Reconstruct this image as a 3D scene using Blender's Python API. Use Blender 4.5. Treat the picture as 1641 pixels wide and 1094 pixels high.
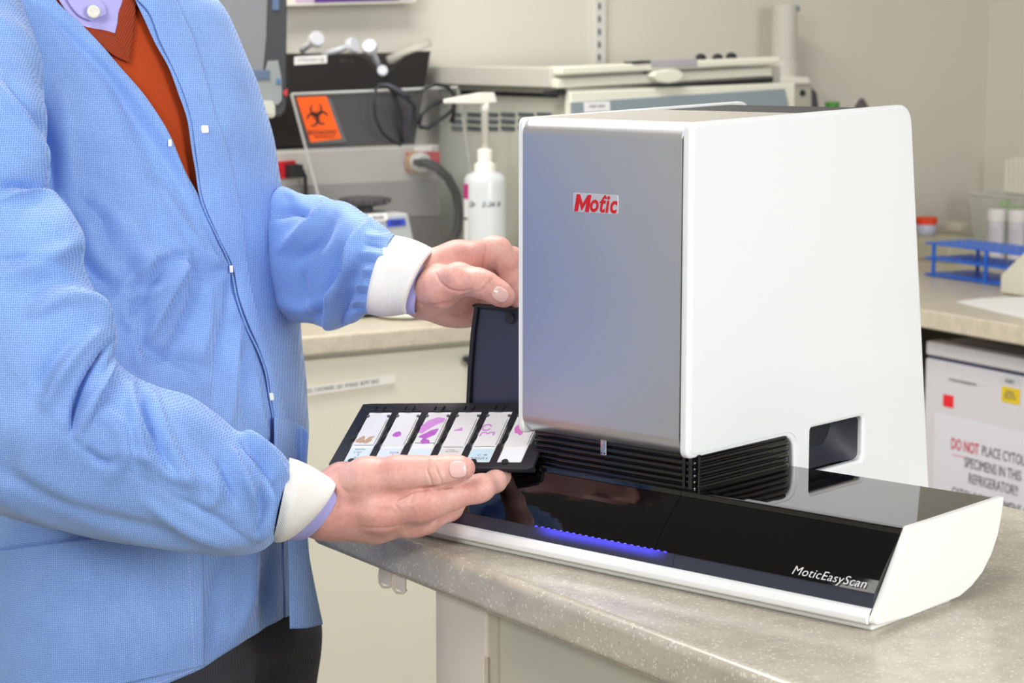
import bpy, bmesh, math, random
import numpy as np
from mathutils import Vector, Matrix, Euler
from mathutils.bvhtree import BVHTree
import openvdb
random.seed(3); rng = np.random.default_rng(5)
for o in list(bpy.data.objects): bpy.data.objects.remove(o)
scene = bpy.context.scene
COL = scene.collection
PI = math.pi
# ------------------------------------------------------------ camera, world, lights, exposure
BZ = 0.90                      # bench height
PITCH = math.atan(477/3413.)
CAMZ = BZ+0.52
cam = bpy.data.cameras.new('camera'); cam.sensor_width = 36; cam.lens = 36*3413/1641.
cam.dof.use_dof = True; cam.dof.focus_distance = 2.15; cam.dof.aperture_fstop = 10.0
cam.clip_start = .05
camo = bpy.data.objects.new('camera', cam); COL.objects.link(camo)
camo.location = (0, 0, CAMZ); camo.rotation_euler = (PI/2-PITCH, 0, 0)
scene.camera = camo
w = bpy.data.worlds.new('world'); scene.world = w; w.use_nodes = True
w.node_tree.nodes['Background'].inputs[0].default_value = (.93, .96, 1, 1)
w.node_tree.nodes['Background'].inputs[1].default_value = .36
def area(name, loc, target, sx, sy, power, col=(1, 1, 1)):
    l = bpy.data.lights.new(name, 'AREA'); l.shape = 'RECTANGLE'; l.size = sx; l.size_y = sy
    l.energy = power; l.color = col
    o = bpy.data.objects.new(name, l); COL.objects.link(o); o.location = loc
    o.rotation_euler = (Vector(target)-Vector(loc)).to_track_quat('-Z', 'Y').to_euler()
    return o
area('softbox_key', (-1.6, -.9, 2.7), (-.1, 2.2, 1.1), 1.0, 1.0, 80)
fl_ = area('softbox_fill', (2.3, -.2, 1.9), (.2, 2.2, 1.0), 1.3, 1.6, 27); fl_.data.spread = math.radians(100)
area('overhead_fill', (-.5, 3.2, 2.72), (-.5, 3.2, 0), 1.6, .6, 58, (1, .97, .92))  # unseen overhead area light, added to brighten the background
area('overhead_fill', (-.9, 1.3, 2.72), (-.9, 1.3, 0), 1.2, 1.2, 20, (1, .97, .92))  # second added overhead light, out of view, nearer the camera
scene.view_settings.view_transform = 'Standard'; scene.view_settings.look = 'None'
scene.view_settings.exposure = 0.0; scene.view_settings.gamma = 1
scene.view_settings.use_curve_mapping = False
# ------------------------------------------------------------ geometry of the view (used to read positions at real depths)
F_ = np.array([0, math.cos(PITCH), -math.sin(PITCH)]); U_ = np.array([0, math.sin(PITCH), math.cos(PITCH)])
R_ = np.array([1., 0, 0]); O_ = np.array([0, 0, CAMZ])
def ray(x, y): return F_+(x-820.5)/3413.*R_-(y-547)/3413.*U_
def at(x, y, d): return O_+ray(x, y)*d
def on_plane(x, y, p, n):
    r = ray(x, y); n = np.array(n, float); return O_+r*(np.dot(np.array(p, float)-O_, n)/np.dot(r, n))
def on_z(x, y, z): return on_plane(x, y, (0, 0, z), (0, 0, 1))
def project(P):
    v = np.asarray(P)-O_; d = v@F_; return 820.5+3413*(v@R_)/d, 547-3413*(v@U_)/d, d
# ------------------------------------------------------------ materials
def lin(c):
    return tuple(((v/255.)/12.92 if v/255. <= .04045 else ((v/255.+.055)/1.055)**2.4) for v in c)+(1,)
MATS = {}
def mat(name, rgb, rough=.5, metal=0, spec=.5, coat=0, trans=0, emit=None, estr=1, noise=0, nscale=30, bump=0, bscale=200, sss=0, alpha=1, ior=1.45, aniso=0):
    if name in MATS: return MATS[name]
    m = bpy.data.materials.new(name); m.use_nodes = True; nt = m.node_tree; b = nt.nodes['Principled BSDF']
    c = lin(rgb)
    b.inputs['Base Color'].default_value = c; b.inputs['Roughness'].default_value = rough; b.inputs['Metallic'].default_value = metal
    b.inputs['Specular IOR Level'].default_value = spec; b.inputs['Coat Weight'].default_value = coat; b.inputs['Coat Roughness'].default_value = .03
    b.inputs['Transmission Weight'].default_value = trans; b.inputs['IOR'].default_value = ior; b.inputs['Alpha'].default_value = alpha
    if sss:
        b.inputs['Subsurface Weight'].default_value = sss; b.inputs['Subsurface Radius'].default_value = (1, .35, .2); b.inputs['Subsurface Scale'].default_value = .004
    if emit: b.inputs['Emission Color'].default_value = lin(emit); b.inputs['Emission Strength'].default_value = estr
    tc = nt.nodes.new('ShaderNodeTexCoord')
    if noise:
        n = nt.nodes.new('ShaderNodeTexNoise'); n.inputs['Scale'].default_value = nscale; n.inputs['Detail'].default_value = 4
        nt.links.new(tc.outputs['Object'], n.inputs['Vector'])
        mx = nt.nodes.new('ShaderNodeMixRGB'); mx.inputs[1].default_value = tuple(v*(1-noise) for v in c[:3])+(1,); mx.inputs[2].default_value = tuple(min(1, v*(1+noise)) for v in c[:3])+(1,)
        nt.links.new(n.outputs['Fac'], mx.inputs[0]); nt.links.new(mx.outputs[0], b.inputs['Base Color'])
    if bump:
        n = nt.nodes.new('ShaderNodeTexNoise'); n.inputs['Scale'].default_value = bscale
        nt.links.new(tc.outputs['Object'], n.inputs['Vector'])
        bp = nt.nodes.new('ShaderNodeBump'); bp.inputs['Strength'].default_value = bump; bp.inputs['Distance'].default_value = .002
        nt.links.new(n.outputs['Fac'], bp.inputs['Height']); nt.links.new(bp.outputs[0], b.inputs['Normal'])
    MATS[name] = m; return m
def N(nt, t, **k):
    n = nt.nodes.new(t)
    for a, v in k.items():
        if a.startswith('i_'): n.inputs[a[2:].replace('_', ' ')].default_value = v
        else: setattr(n, a, v)
    return n
def ramp(nt, stops, interp='LINEAR'):
    r = nt.nodes.new('ShaderNodeValToRGB'); e = r.color_ramp.elements; r.color_ramp.interpolation = interp
    while len(e) < len(stops): e.new(.5)
    for q, (p, c) in zip(e, stops): q.position = p; q.color = lin(c) if len(c) == 3 else c
    return r
def worktop_mat(name, base, hi, lo, rough=.22):
    m = bpy.data.materials.new(name); m.use_nodes = True; nt = m.node_tree; b = nt.nodes['Principled BSDF']; L = nt.links.new
    tc = N(nt, 'ShaderNodeTexCoord')
    n1 = N(nt, 'ShaderNodeTexNoise', i_Scale=38., i_Detail=4.); v1 = N(nt, 'ShaderNodeTexVoronoi', i_Scale=300.); v2 = N(nt, 'ShaderNodeTexVoronoi', i_Scale=420.)
    wn = N(nt, 'ShaderNodeTexNoise', i_Scale=300., i_Detail=2.)
    mp = N(nt, 'ShaderNodeMixRGB', blend_type='ADD'); mp.inputs[0].default_value = .006
    L(tc.outputs['Object'], wn.inputs['Vector']); L(tc.outputs['Object'], mp.inputs[1]); L(wn.outputs['Color'], mp.inputs[2])
    for n in (n1,): L(tc.outputs['Object'], n.inputs['Vector'])
    for n in (v1, v2): L(mp.outputs[0], n.inputs['Vector'])
    r0 = ramp(nt, [(.35, tuple(int(q*.94) for q in base)), (.65, base)]); L(n1.outputs['Fac'], r0.inputs[0])
    s1 = N(nt, 'ShaderNodeSeparateColor'); L(v1.outputs['Color'], s1.inputs[0])
    a1 = N(nt, 'ShaderNodeMath', operation='GREATER_THAN'); a1.inputs[1].default_value = .76; L(s1.outputs[0], a1.inputs[0])
    d1 = N(nt, 'ShaderNodeMath', operation='LESS_THAN'); d1.inputs[1].default_value = .40; L(v1.outputs['Distance'], d1.inputs[0])
    m1 = N(nt, 'ShaderNodeMath', operation='MULTIPLY'); L(a1.outputs[0], m1.inputs[0]); L(d1.outputs[0], m1.inputs[1])
    m1b = N(nt, 'ShaderNodeMath', operation='MULTIPLY'); m1b.inputs[1].default_value = .75; L(m1.outputs[0], m1b.inputs[0])
    x1 = N(nt, 'ShaderNodeMixRGB'); x1.inputs[2].default_value = lin(hi); L(m1b.outputs[0], x1.inputs[0]); L(r0.outputs[0], x1.inputs[1])
    s2 = N(nt, 'ShaderNodeSeparateColor'); L(v2.outputs['Color'], s2.inputs[0])
    a2 = N(nt, 'ShaderNodeMath', operation='GREATER_THAN'); a2.inputs[1].default_value = .90; L(s2.outputs[1], a2.inputs[0])
    d2 = N(nt, 'ShaderNodeMath', operation='LESS_THAN'); d2.inputs[1].default_value = .35; L(v2.outputs['Distance'], d2.inputs[0])
    m2 = N(nt, 'ShaderNodeMath', operation='MULTIPLY'); L(a2.outputs[0], m2.inputs[0]); L(d2.outputs[0], m2.inputs[1])
    m2b = N(nt, 'ShaderNodeMath', operation='MULTIPLY'); m2b.inputs[1].default_value = .5; L(m2.outputs[0], m2b.inputs[0])
    x2 = N(nt, 'ShaderNodeMixRGB'); x2.inputs[2].default_value = lin(lo); L(m2b.outputs[0], x2.inputs[0]); L(x1.outputs[0], x2.inputs[1])
    L(x2.outputs[0], b.inputs['Base Color']); b.inputs['Roughness'].default_value = rough
    MATS[name] = m; return m
M_white = mat('white_gloss_plastic', (238, 240, 241), .18, coat=.3)
M_whitem = mat('white_satin_plastic', (236, 237, 233), .38)
M_silver = mat('brushed_silver_paint', (208, 209, 212), .38, metal=.9, bump=.03, bscale=900)
M_silvert = mat('silver_top_paint', (176, 172, 164), .45, metal=.4)
M_gloss = mat('black_gloss_plastic', (7, 6, 8), .035, coat=.5)
M_blackm = mat('black_matte_plastic', (34, 35, 42), .42)
M_dgrey = mat('dark_grey_plastic', (60, 62, 72), .5)
M_chrome = mat('chrome', (210, 210, 210), .12, metal=1)
M_red = mat('red_print', (206, 22, 34), .3)
M_badge = mat('badge_plate', (205, 206, 212), .35, metal=.3)
M_print = mat('white_print', (225, 226, 230), .4)
M_led = mat('blue_led', (60, 60, 255), .3, emit=(70, 60, 255), estr=1.0)
M_cream = mat('cream_laminate', (226, 221, 203), .5, noise=.015, nscale=3)
M_cream2 = mat('cream_pilaster_paint', (240, 228, 214), .45)
M_cream3 = mat('grey_cream_panel', (206, 204, 188), .5)
M_wall = mat('wall_paint', (218, 215, 204), .7, noise=.01, nscale=4, bump=.02)
M_floor = mat('floor_vinyl', (150, 146, 136), .4, noise=.06, nscale=20)
M_ink = mat('black_ink', (38, 38, 42), .6)
M_ink2 = mat('grey_ink', (120, 120, 124), .6)
M_paper = mat('white_paper', (238, 238, 236), .7)
M_top = worktop_mat('speckled_worktop', (197, 190, 175), (228, 225, 216), (128, 114, 98))
M_top2 = worktop_mat('mottled_background_worktop', (206, 196, 176), (226, 219, 203), (176, 160, 140), .3)
# ------------------------------------------------------------ object helpers
def tag(o, label=None, cat=None, group=None, kind=None):
    if label: o['label'] = label
    if cat: o['category'] = cat
    if group: o['group'] = group
    if kind: o['kind'] = kind
    return o
def thing(name, loc, label, cat, group=None):
    o = bpy.data.objects.new(name, None); COL.objects.link(o); o.location = tuple(loc); o.empty_display_size = .05
    bpy.context.view_layer.update(); return tag(o, label, cat, group)
def link(name, me, m, parent=None, smooth=False):
    o = bpy.data.objects.new(name, me); COL.objects.link(o)
    if m is not None and not len(me.materials): me.materials.append(m)
    if smooth: me.polygons.foreach_set('use_smooth', [True]*len(me.polygons))
    if parent is not None:
        o.parent = parent; o.matrix_parent_inverse = wmat(parent).inverted()
    return o
def wmat(o):
    M = Matrix.LocRotScale(o.location, o.rotation_euler, o.scale)
    if o.parent is not None: M = wmat(o.parent) @ o.matrix_parent_inverse @ M
    return M
def meshof(verts, faces, name='m'):
    me = bpy.data.meshes.new(name); me.from_pydata([tuple(map(float, v)) for v in verts], [], [tuple(map(int, f)) for f in faces]); me.update(); return me
def fixn(me):
    bm = bmesh.new(); bm.from_mesh(me); bmesh.ops.recalc_face_normals(bm, faces=bm.faces[:]); bm.to_mesh(me); bm.free(); return me
def frame(o, x, y, z=None):
    """matrix from local axes to world"""
    x = Vector(x).normalized(); y = Vector(y).normalized(); z = x.cross(y).normalized() if z is None else Vector(z)
    M = Matrix.Identity(4)
    for i, a in enumerate((x, y, z)):
        for j in range(3): M[j][i] = a[j]
    M.translation = Vector(o); return M
def setmw(o, M):
    o.matrix_parent_inverse = Matrix.Identity(4)
    if o.parent is not None: M = wmat(o.parent).inverted() @ M
    o.matrix_basis = M
class MB:
    """collects shapes (in a local frame) into one mesh"""
    def __init__(s): s.v = []; s.f = []
    def add(s, v, f):
        k = len(s.v); s.v += [tuple(map(float, q)) for q in v]; s.f += [tuple(int(i)+k for i in q) for q in f]; return s
    def box(s, lo, hi, M=None):
        x0, y0, z0 = lo; x1, y1, z1 = hi
        v = [(x0, y0, z0), (x1, y0, z0), (x1, y1, z0), (x0, y1, z0), (x0, y0, z1), (x1, y0, z1), (x1, y1, z1), (x0, y1, z1)]
        if M is not None: v = [M @ Vector(q) for q in v]
        return s.add(v, [(0, 3, 2, 1), (4, 5, 6, 7), (0, 1, 5, 4), (1, 2, 6, 5), (2, 3, 7, 6), (3, 0, 4, 7)])
    def tube(s, pts, r, n=10, caps=True):
        pts = [Vector(tuple(p)) for p in pts]; rr = r if hasattr(r, '__len__') else [r]*len(pts); V = []; Fc = []; prev = None
        for i, p in enumerate(pts):
            t = (pts[min(i+1, len(pts)-1)]-pts[max(i-1, 0)]).normalized()
            if prev is None:
                a = Vector((0, 0, 1)) if abs(t.z) < .9 else Vector((1, 0, 0)); x = t.cross(a).normalized()
            else: x = (prev-t*prev.dot(t)).normalized()
            prev = x; y = t.cross(x)
            for k in range(n):
                q = 2*PI*k/n; V.append(p+(x*math.cos(q)+y*math.sin(q))*rr[i])
        for i in range(len(pts)-1):
            for k in range(n): Fc.append((i*n+k, i*n+(k+1) % n, (i+1)*n+(k+1) % n, (i+1)*n+k))
        if caps: Fc.append(tuple(range(n))[::-1]); Fc.append(tuple((len(pts)-1)*n+k for k in range(n)))
        return s.add(V, Fc)
    def lathe(s, prof, n=28, o=(0, 0, 0)):
        V = []; Fc = []
        for r, z in prof:
            for k in range(n): q = 2*PI*k/n; V.append((o[0]+r*math.cos(q), o[1]+r*math.sin(q), o[2]+z))
        for i in range(len(prof)-1):
            for k in range(n): Fc.append((i*n+k, i*n+(k+1) % n, (i+1)*n+(k+1) % n, (i+1)*n+k))
        Fc.append(tuple(range(n))[::-1]); Fc.append(tuple((len(prof)-1)*n+k for k in range(n)))
        return s.add(V, Fc)
    def prism(s, poly, y0, y1, M=None):
        """poly in (x,z), extruded along y"""
        n = len(poly); v = [(x, y0, z) for x, z in poly]+[(x, y1, z) for x, z in poly]
        if M is not None: v = [M @ Vector(q) for q in v]
        return s.add(v, [tuple(range(n)), tuple(range(2*n-1, n-1, -1))]+[(i, i+n, (i+1) % n+n, (i+1) % n) for i in range(n)])
    def build(s, name, m, parent=None, bevel=0, smooth=False, M=None, seg=3, sub=0):
        me = fixn(meshof(s.v, s.f, name))
        if parent is not None and M is None: M = Matrix.Identity(4)
        o = link(name, me, m, parent, smooth)
        if M is not None: setmw(o, M)
        if bevel:
            b = o.modifiers.new('bevel', 'BEVEL'); b.width = bevel; b.segments = seg; b.limit_method = 'ANGLE'; b.angle_limit = math.radians(35)
            me.polygons.foreach_set('use_smooth', [True]*len(me.polygons))
            o.modifiers.new('wn', 'WEIGHTED_NORMAL')
        if sub: q = o.modifiers.new('s', 'SUBSURF'); q.levels = sub; q.render_levels = sub
        return o
def boxo(name, lo, hi, m, parent=None, bevel=.001, M=None, **k): return MB().box(lo, hi).build(name, m, parent, bevel, M=M, **k)
def plate(name, outline, m, parent, M, thick=.003, bevel=.0005, holes=(), seg=2):
    """flat plate: outline polygon in local XY, centred on local z=0, holes allowed"""
    cu = bpy.data.curves.new(name, 'CURVE'); cu.dimensions = '2D'; cu.fill_mode = 'BOTH'; cu.extrude = max(thick/2-bevel, 1e-5); cu.bevel_depth = bevel; cu.bevel_resolution = seg; cu.offset = -bevel
    for pl in [outline]+list(holes):
        sp = cu.splines.new('POLY'); sp.points.add(len(pl)-1); sp.use_cyclic_u = True
        for p, q in zip(sp.points, pl): p.co = (q[0], q[1], 0, 1)
    t = bpy.data.objects.new('t', cu); COL.objects.link(t); dg = bpy.context.evaluated_depsgraph_get()
    me = bpy.data.meshes.new_from_object(t.evaluated_get(dg)); bpy.data.objects.remove(t); bpy.data.curves.remove(cu)
    me.materials.clear(); o = link(name, me, m, parent); setmw(o, M)
    return o
def text(name, s, size, m, parent, M, ext=.0002, shear=0, offset=0, align='CENTER', space=1, line=1, sx=1):
    cu = bpy.data.curves.new(name, 'FONT'); cu.body = s; cu.size = size; cu.extrude = ext; cu.shear = shear; cu.offset = offset; cu.align_x = align; cu.align_y = 'CENTER'; cu.space_character = space; cu.space_line = line; cu.resolution_u = 3
    t = bpy.data.objects.new('t', cu); COL.objects.link(t); dg = bpy.context.evaluated_depsgraph_get()
    me = bpy.data.meshes.new_from_object(t.evaluated_get(dg)); bpy.data.objects.remove(t); bpy.data.curves.remove(cu)
    me.materials.clear()
    if sx != 1: me.transform(Matrix.Diagonal((sx, 1, 1, 1)))
    o = link(name, me, m, parent); setmw(o, M); return o
def rrect(x0, y0, x1, y1, r, n=6):
    rs = r if hasattr(r, '__len__') else (r,)*4; P = []
    for (cx, cy, a, q) in ((x1-rs[0], y1-rs[0], 0, rs[0]), (x0+rs[1], y1-rs[1], 90, rs[1]), (x0+rs[2], y0+rs[2], 180, rs[2]), (x1-rs[3], y0+rs[3], 270, rs[3])):
        for k in range(n+1): t = math.radians(a+90*k/n); P.append((cx+q*math.cos(t), cy+q*math.sin(t)))
    return P
def rounded(poly, rad, n=6):
    """round the corners of a polygon; rad number or list"""
    P = []; k = len(poly)
    for i in range(k):
        r = rad[i] if hasattr(rad, '__len__') else rad
        a = Vector(poly[i-1]); b = Vector(poly[i]); c = Vector(poly[(i+1) % k])
        if r <= 0: P.append(tuple(b)); continue
        u = (a-b).normalized(); v = (c-b).normalized(); d = min(r/math.tan(max(u.angle(v), .1)/2), (a-b).length*.49, (c-b).length*.49)
        p = b+u*d; q = b+v*d
        for j in range(n+1):
            t = j/n; P.append(tuple((1-t)**2*p+2*t*(1-t)*b+t*t*q))
    return P
def copy_tree(o, parent=None):
    c = o.copy(); COL.objects.link(c)
    if parent is not None: c.parent = parent
    for ch in list(o.children): copy_tree(ch, c)
    return c
# ------------------------------------------------------------ the room
gA = on_z(457, 541, BZ)[:2]; dA = np.array([.845, .535]); dA /= np.linalg.norm(dA)       # left background counter front edge
nA = np.array([-dA[1], dA[0]])
gB = on_z(1480, 495, BZ)[:2]; dB = np.array([.48, -.877]); dB /= np.linalg.norm(dB)      # right background counter front edge
nB = np.array([-dB[1], dB[0]])
def P3(p, z): return Vector((p[0], p[1], z))
def isect(p, d, q, e):
    A = np.array([[d[0], -e[0]], [d[1], -e[1]]]); t = np.linalg.solve(A, np.array(q)-np.array(p)); return np.array(p)+d*t[0]
wA = gA+nA*.66; cornW = on_plane(1577, 250, (wA[0], wA[1], 0), (nA[0], nA[1], 0))[:2]
MA = frame(P3(gA, 0), (dA[0], dA[1], 0), (nA[0], nA[1], 0))     # local x along counter, y to the wall
MBm = frame(P3(gB, 0), (dB[0], dB[1], 0), (nB[0], nB[1], 0))
cx = float((cornW-wA)@dA); by = float((cornW-gB)@nB); bx = float((cornW-gB)@dB)
wl = MB().box((-4.5, .66, 0), (cx, .76, 2.8)).build('wall_back', M_wall, M=MA); tag(wl, kind='structure')
wl = MB().box((bx, by, 0), (6, by+.1, 2.8)).build('wall_right', M_wall, M=MBm); tag(wl, kind='structure')
wl = MB().box((-4.5, -2.6, -.05), (4.5, 7.5, 0)).build('floor', M_floor, M=Matrix.Identity(4)); tag(wl, kind='structure')
fi = isect(gA, dA, gB, dB); ix = float((fi-gA)@dA)
wl = MB().box((-3.45, -2.6, 0), (-3.35, 7.5, 2.8)).build('wall_left', M_wall, M=Matrix.Identity(4)); tag(wl, kind='structure')
wl = MB().box((-3.45, -2.6, 2.8), (4.5, 7.5, 2.85)).build('ceiling', mat('ceiling_tile', (140, 139, 136), .8), M=Matrix.Identity(4)); tag(wl, kind='structure')
# left background counter: worktop + cabinet
ct = boxo('worktop', (-2.4, -.005, BZ-.037), (ix, .655, BZ), M_top2, bevel=.006, M=MA); tag(ct, 'beige mottled worktop along the far wall behind the person', 'worktop')
cb = thing('cabinet', P3(gA, 0), 'cream base cabinet under the far worktop with taped label strip', 'cabinet')
boxo('body', (-2.4, .03, .0), (ix-.02, .65, BZ-.041), M_cream, cb, M=MA)
boxo('door', (-.9, .012, .10), (1.5, .03, BZ-.046), M_cream, cb, bevel=.002, M=MA)
kp = MA.inverted() @ Vector(on_plane(751, 576, P3(gA+nA*.0, 0), (nA[0], nA[1], 0)))
q = MB().tube([(kp.x, .012, kp.z), (kp.x, -.004, kp.z), (kp.x, -.01, kp.z), (kp.x, -.016, kp.z)], [.005, .006, .012, .010], 14).build('knob', M_blackm, cb, smooth=True, M=MA)
sp = [MA.inverted() @ Vector(on_plane(x, y, P3(gA+nA*.01, 0), (nA[0], nA[1], 0))) for x, y in ((452, 632), (632, 606))]
s0, s1 = sp; Ms = MA @ frame((s0.x, .0085, s0.z), (s1.x-s0.x, 0, s1.z-s0.z), (-(s1.z-s0.z), 0, s1.x-s0.x))
Lw = (s1-s0).length
plate('label_strip', rrect(0, -.008, Lw, .008, .001), mat('label_tape', (232, 230, 222), .45), cb, Ms @ Matrix.Translation((0, 0, .0025)), .0006, .0001)
text('lettering', 'COTTON STICKS  CONTAINERS  LIDS  SPONGES  BIOPSY BAGS', .0108, M_ink, cb, Ms @ Matrix.Translation((Lw*.44, 0, .003)), .0001, sx=.62)
# right background counter
fi2 = fi+nA*.655; pc1 = cornW-nB*.004-dA*0; poly = [fi-nB*.005, fi+dB*2.4-nB*.005, fi+dB*2.4+nB*(by-.004), cornW-nB*.006-nA*.006, fi2]
ct = MB().add([P3(p, BZ-.037) for p in poly]+[P3(p, BZ) for p in poly], [(4, 3, 2, 1, 0), (5, 6, 7, 8, 9)]+[(i, (i+1) % 5, (i+1) % 5+5, i+5) for i in range(5)]).build('worktop', M_top2, bevel=.004, M=Matrix.Identity(4)); tag(ct, 'beige grey worktop at right holding the blue rack', 'worktop')
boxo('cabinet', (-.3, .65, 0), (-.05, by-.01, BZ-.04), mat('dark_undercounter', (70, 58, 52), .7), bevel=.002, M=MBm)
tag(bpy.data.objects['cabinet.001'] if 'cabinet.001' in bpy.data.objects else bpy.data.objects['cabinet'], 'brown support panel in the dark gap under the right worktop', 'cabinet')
# main bench (peninsula)
e1 = on_z(679, 872, BZ)[:2]; e2 = on_z(1099, 1029, BZ)[:2]; dE = (e2-e1)/np.linalg.norm(e2-e1); nE = np.array([-dE[1], dE[0]])
ME = frame(P3(e1, 0), (dE[0], dE[1], 0), (nE[0], nE[1], 0))
bk = ME.inverted() @ Vector(on_z(1489, 778, BZ)); lc = ME.inverted() @ Vector(on_z(512, 806, BZ))
tp = MB().box((lc.x, -.007, BZ-.046), (2.6, bk.y, BZ)).build('worktop', M_top, bevel=.011, M=ME, seg=5); tag(tp, 'speckled grey beige worktop corner carrying the white and silver scanner', 'worktop')
pc = thing('bench_cabinet', P3(e1, 0), 'pale cream cabinet with pink cream end post under the speckled worktop', 'cabinet')
def me_at(x, y, off): return ME.inverted() @ Vector(on_plane(x, y, P3(e1+nE*off, 0), (nE[0], nE[1], 0)))
pa = me_at(705, 1000, .05).x; pb = me_at(724, 1000, .035).x; pb2 = me_at(779, 1000, .035).x
f = MB().add([(pa, .30, 0), (pa, .045, 0), (pa+.012, .038, 0), (pb, .035, 0), (pb2, .035, 0), (pb2, .30, 0)]+[(pa, .30, BZ-.047), (pa, .045, BZ-.047), (pa+.012, .038, BZ-.047), (pb, .035, BZ-.047), (pb2, .035, BZ-.047), (pb2, .30, BZ-.047)],
    [(5, 4, 3, 2, 1, 0), (6, 7, 8, 9, 10, 11)]+[(i, (i+1) % 6, (i+1) % 6+6, i+6) for i in range(6)]).build('end_post', M_cream2, pc, bevel=.004, M=ME)
boxo('front_panel', (pb2+.001, .05, 0), (2.5, .07, BZ-.062), M_cream3, pc, M=ME, bevel=.003)
boxo('body', (pa+.02, .07, 0), (2.5, bk.y-.05, BZ-.048), M_cream3, pc, M=ME)
for i in range(3): boxo('caulk_bead', (pb2-.001, .030, BZ-.15-.09*i), (pb2+.003, .036, BZ-.11-.09*i), M_cream2, pc, M=ME, bevel=.001)
for (x, y, lb) in ((612, 912, 'left clear plastic hook hanging under the bench edge'), (634, 920, 'right clear plastic hook hanging under the bench edge')):
    p = me_at(x, y, .002)
    h = MB().tube([(p.x-.010, .006, BZ-.046), (p.x-.010, .004, BZ-.056), (p.x-.007, .003, BZ-.063), (p.x, .003, BZ-.066), (p.x+.012, .004, BZ-.064), (p.x+.016, .006, BZ-.060)], .0014, 8).box((p.x-.009, .004, BZ-.0625), (p.x+.016, .006, BZ-.046)).build('cable_clip', mat('clear_cream_plastic', (240, 228, 208), .2, alpha=.95), M=ME, smooth=False)
    tag(h, lb, 'hook')
# refrigerator under the right counter
fr = thing('refrigerator', P3(gB, 0), 'white under-counter refrigerator with taped notices', 'refrigerator')
fridge_y = .05
def fb(x, y): return MBm.inverted() @ Vector(on_plane(x, y, P3(gB+nB*fridge_y, 0), (nB[0], nB[1], 0)))
M_fr = mat('fridge_white', (226, 224, 230), .4)
t0 = fb(1481, 545); tl = fb(1485, 571).z
boxo('body', (-.045, fridge_y+.03, .02), (.9, .6, t0.z), M_fr, fr, .004, M=MBm)
boxo('top_band', (-.05, fridge_y, tl+.004), (.9, fridge_y+.05, t0.z), M_fr, fr, .004, M=MBm)
boxo('gasket', (-.048, fridge_y+.006, tl-.004), (.9, fridge_y+.03, tl+.006), mat('blue_grey_gasket', (70, 78, 104), .6), fr, .001, M=MBm)
boxo('door', (-.05, fridge_y, .04), (.9, fridge_y+.05, tl-.003), mat('fridge_door', (214, 212, 220), .35), fr, .004, M=MBm)
def Mfr(x, y, lift): p = fb(x, y); return MBm @ frame((p.x, fridge_y-lift, p.z), (1, 0, 0), (0, 0, 1))
def stick(name, x0, y0, x1, y1, m, lift=.0006, hh=None):
    a = fb(x0, y0); b = fb(x1, y1); return plate(name, rrect(0, -(a.z-b.z), b.x-a.x, 0, .001), m, fr, Mfr(x0, y0, lift), .0006, .0001)
stick('red_sticker', 1512, 631, 1528, 654, mat('red_sticker', (235, 30, 45), .5))
stick('yellow_sticker', 1606, 618, 1634, 649, mat('yellow_sticker', (226, 196, 20), .5))
text('lettering', 'FRAGILE\nKEEP COLD\nDO NOT TIP', .0065, M_ink2, fr, Mfr(1619, 633, .0012), sx=.9, line=.9)
stick('asset_tag', 1606, 600, 1634, 617, mat('silver_tag', (205, 208, 216), .4))
text('lettering', 'ASSET', .010, M_ink, fr, Mfr(1619, 611, .0012))
stick('label_strip', 1505, 602, 1584, 618, mat('label_tape', (232, 230, 222), .45))
text('lettering', 'CYTOLOGY REFRIGERATOR', .008, M_ink2, fr, Mfr(1543, 612, .0012), sx=.8)
a = fb(1499, 665)
plate('notice', rrect(0, -.42, .40, 0, .003), mat('notice_paper', (222, 222, 232), .35), fr, Mfr(1499, 660, .0008), .0006, .0001)
o = text('lettering', 'DO NOT', .031, mat('red_ink', (200, 50, 80), .6), fr, Mfr(1547, 716, .0014), sx=.66, offset=.0006)
text('lettering', 'PLACE CYTOLOGY', .029, M_ink, fr, Mfr(1574, 722, .0014), sx=.66, align='LEFT')
a = fb(1527, 727); b = fb(1566, 735); MB().box((a.x, fridge_y-.0012, a.z-.002), (b.x, fridge_y-.0007, a.z-.0005)).build('underline', MATS['red_ink'], fr, M=MBm)
text('lettering', 'SPECIMENS IN THIS', .029, M_ink, fr, Mfr(1591, 752, .0014), sx=.66)
text('lettering', 'REFRIGERATOR!!', .029, M_ink, fr, Mfr(1592, 777, .0014), sx=.66)
text('lettering', 'CYTOLOGY SPECIMENS GO', .029, M_ink, fr, Mfr(1590, 806, .0014), sx=.66)
# ------------------------------------------------------------ slide scanner
sa = on_z(1400, 1018, BZ); sb = on_z(645, 856, BZ); su = (sb-sa)/np.linalg.norm(sb-sa); sv = np.array([-su[1]*-1, -su[0], 0.])
if sv[1] < 0: sv = -sv
MS = Matrix.Identity(4)
for j in range(3): MS[j][0] = -su[j]; MS[j][1] = sv[j]; MS[j][2] = (0, 0, 1)[j]
MS.translation = Vector(sa)          # local: x to the right along the front (negative = left), y depth, z up
SW = .589
sc = thing('slide_scanner', (sa+su*.3+sv*.25), 'white and silver slide scanner with glossy black base on the bench', 'scanner')
capprof = [(-.001, .008), (.0575, .0885), (.100, .0885), (.228, .0895), (.2245, .072), (.218, .053), (.207, .036), (.191, .0215), (.172, .012), (.150, .006), (.06, .0045)]
caproll = rounded(capprof, [.006, .003, 0, .002, .01, .01, .01, .01, .01, .01, .01, 0])
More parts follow.
